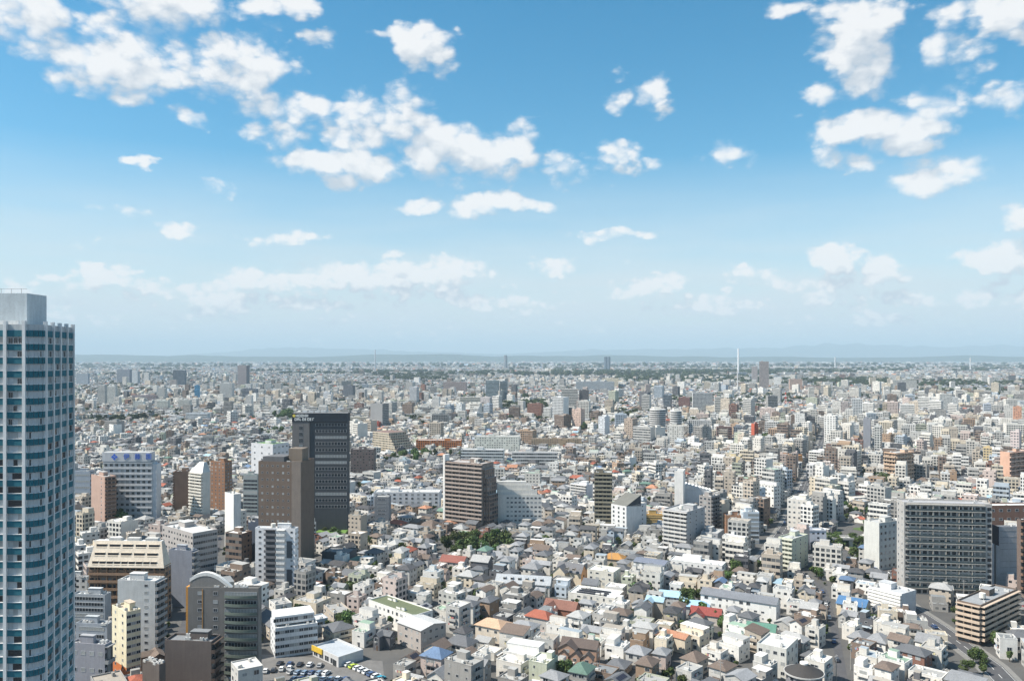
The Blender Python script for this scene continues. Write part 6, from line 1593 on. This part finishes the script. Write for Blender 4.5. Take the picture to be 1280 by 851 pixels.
for pl, off, num, ph, grp in ((LANE, 1.2, 7, 'in the narrow lane', 'cars in the narrow lane'), (ALLEY, 2, 6, 'in the alley', 'cars in the alley'), (STREET, 2.8, 22, 'on the main street', 'cars on the main street'), (STREET, -2.8, 20, 'on the main street', 'cars on the main street'), (CROSS, 3.2, 7, 'on the cross road', 'cars on the cross road'), (CROSS, -3.2, 6, 'on the cross road', 'cars on the cross road'), (RAMP, 2.2, 4, 'on the ramp road', 'cars on the ramp road')):
    segs = [(Vector(a), Vector(b)) for a, b in zip(pl, pl[1:])]; tot = sum((b - a).length for a, b in segs); tot = min(tot, 720)
    for k in range(num):
        s = (k + rnd.uniform(.2, .8)) / num * tot
        for a, b in segs:
            L = (b - a).length
            if s < L: break
            s -= L
        t = (b - a).normalized(); p = a + t * s + Vector((t.y, -t.x)) * off
        car(p.x, p.y, math.atan2(t.y, t.x) + (math.pi if off > 0 else 0), rnd.choice((0, 0, 1, 1, 2, 2, 3, 5)), ph, grp, z=.05)

# ------------------------------------------------------------------ utility poles and lamps
pm = MB(); pm.tube((0, 0, 0), (0, 0, 10.5), .17, .11, n=8)
POLE = pm.mesh('utility_pole', (CONC,))
am = MB(); am.box(-1.1, -.06, 0, 1.1, .06, .12, GREY); am.box(-.9, -.05, -1.0, .9, .05, -.9, GREY)
for k in range(5): am.cyl(-1.0 + .5 * k, 0, .12, .3, .06, WHITE, 6)
ARM = am.mesh('crossarm'); tmesh = MB(); tmesh.cyl(.45, 0, 0, 1.1, .3, (.42, .43, .44), 10); TRANS = tmesh.mesh('transformer')
np_ = 0
for _ in range(4000):
    if np_ >= 60: break
    y = rnd.uniform(262, 560); x = rnd.uniform(-.30, .62) * y
    if not occ_free(x, y, 1.4, 1.4, 0) or OCC[max(0, int(y - GY0) - 4):int(y - GY0) + 4, int(x - GX0) - 4:int(x - GX0) + 4].mean() < .3: continue
    o = link('utility_pole', POLE, None, (x, y, 0), rnd.uniform(0, 3)); link('crossarm', ARM, o, (0, 0, 9.7))
    if rnd.random() < .5: link('transformer', TRANS, o, (0, 0, 7.4))
    occ_mark(x, y, 3, 3, 0); tag(o, None, 'pole', 'utility poles in the lanes'); PENDING.append((o, 'grey concrete utility pole' + (' with transformer' if len(o.children) > 1 else ''), x, y)); np_ += 1

# ------------------------------------------------------------------ labels of the repeats: look first, then the named building they stand by
ORD = ['', 'second closest', 'third closest', 'fourth closest', 'fifth closest', 'sixth closest', 'seventh closest', 'eighth closest', 'ninth closest', 'tenth closest']
def ordn(i): return ORD[i] if i < len(ORD) else f'{i + 1}th closest'
RA = np.array([(a, b) for a, b, _ in REFS])
groups = {}
for (o, ph, x, y) in PENDING:
    dd = np.hypot(RA[:, 0] - x, (RA[:, 1] - y) * .6); j = int(dd.argmin()); rx, ry, rp = REFS[j]
    du = (x / y - rx / ry) * ry; dv = (y - ry) * .55
    rel = ('right of' if du > 0 else 'left of') if abs(du) > abs(dv) else ('behind' if dv > 0 else 'in front of')
    groups.setdefault((ph, rel, rp), []).append((dd[j], o))
for (ph, rel, rp), L in groups.items():
    L.sort(key=lambda t: t[0])
    for i, (_, o) in enumerate(L): o['label'] = (ordn(i) + ' ' + ph if i else ph) + f' {rel} {rp}'
for o in scene.objects:
    for k in ('dims', 'nwin'):
        if k in o: del o[k]

# ------------------------------------------------------------------ the air between: one closed box of thin even haze, sky outside it
hz, nt, b_ = new_mat('haze_air'); nt.nodes.remove(b_)
pv = nt.nodes.new('ShaderNodeVolumePrincipled'); pv.inputs['Color'].default_value = (.66, .86, .99, 1); pv.inputs['Density'].default_value = HAZE; pv.inputs['Anisotropy'].default_value = 0.0
nt.links.new(pv.outputs[0], nt.nodes['Material Output'].inputs['Volume'])
mb = MB(); mb.box(-41000, -2600, -1.0, 41000, 59000, 1100.0, (1, 1, 1))
h_ob = mb.build('haze', mats=(hz,)); tag(h_ob, 'pale blue summer haze over the whole city', 'haze', None, 'stuff')
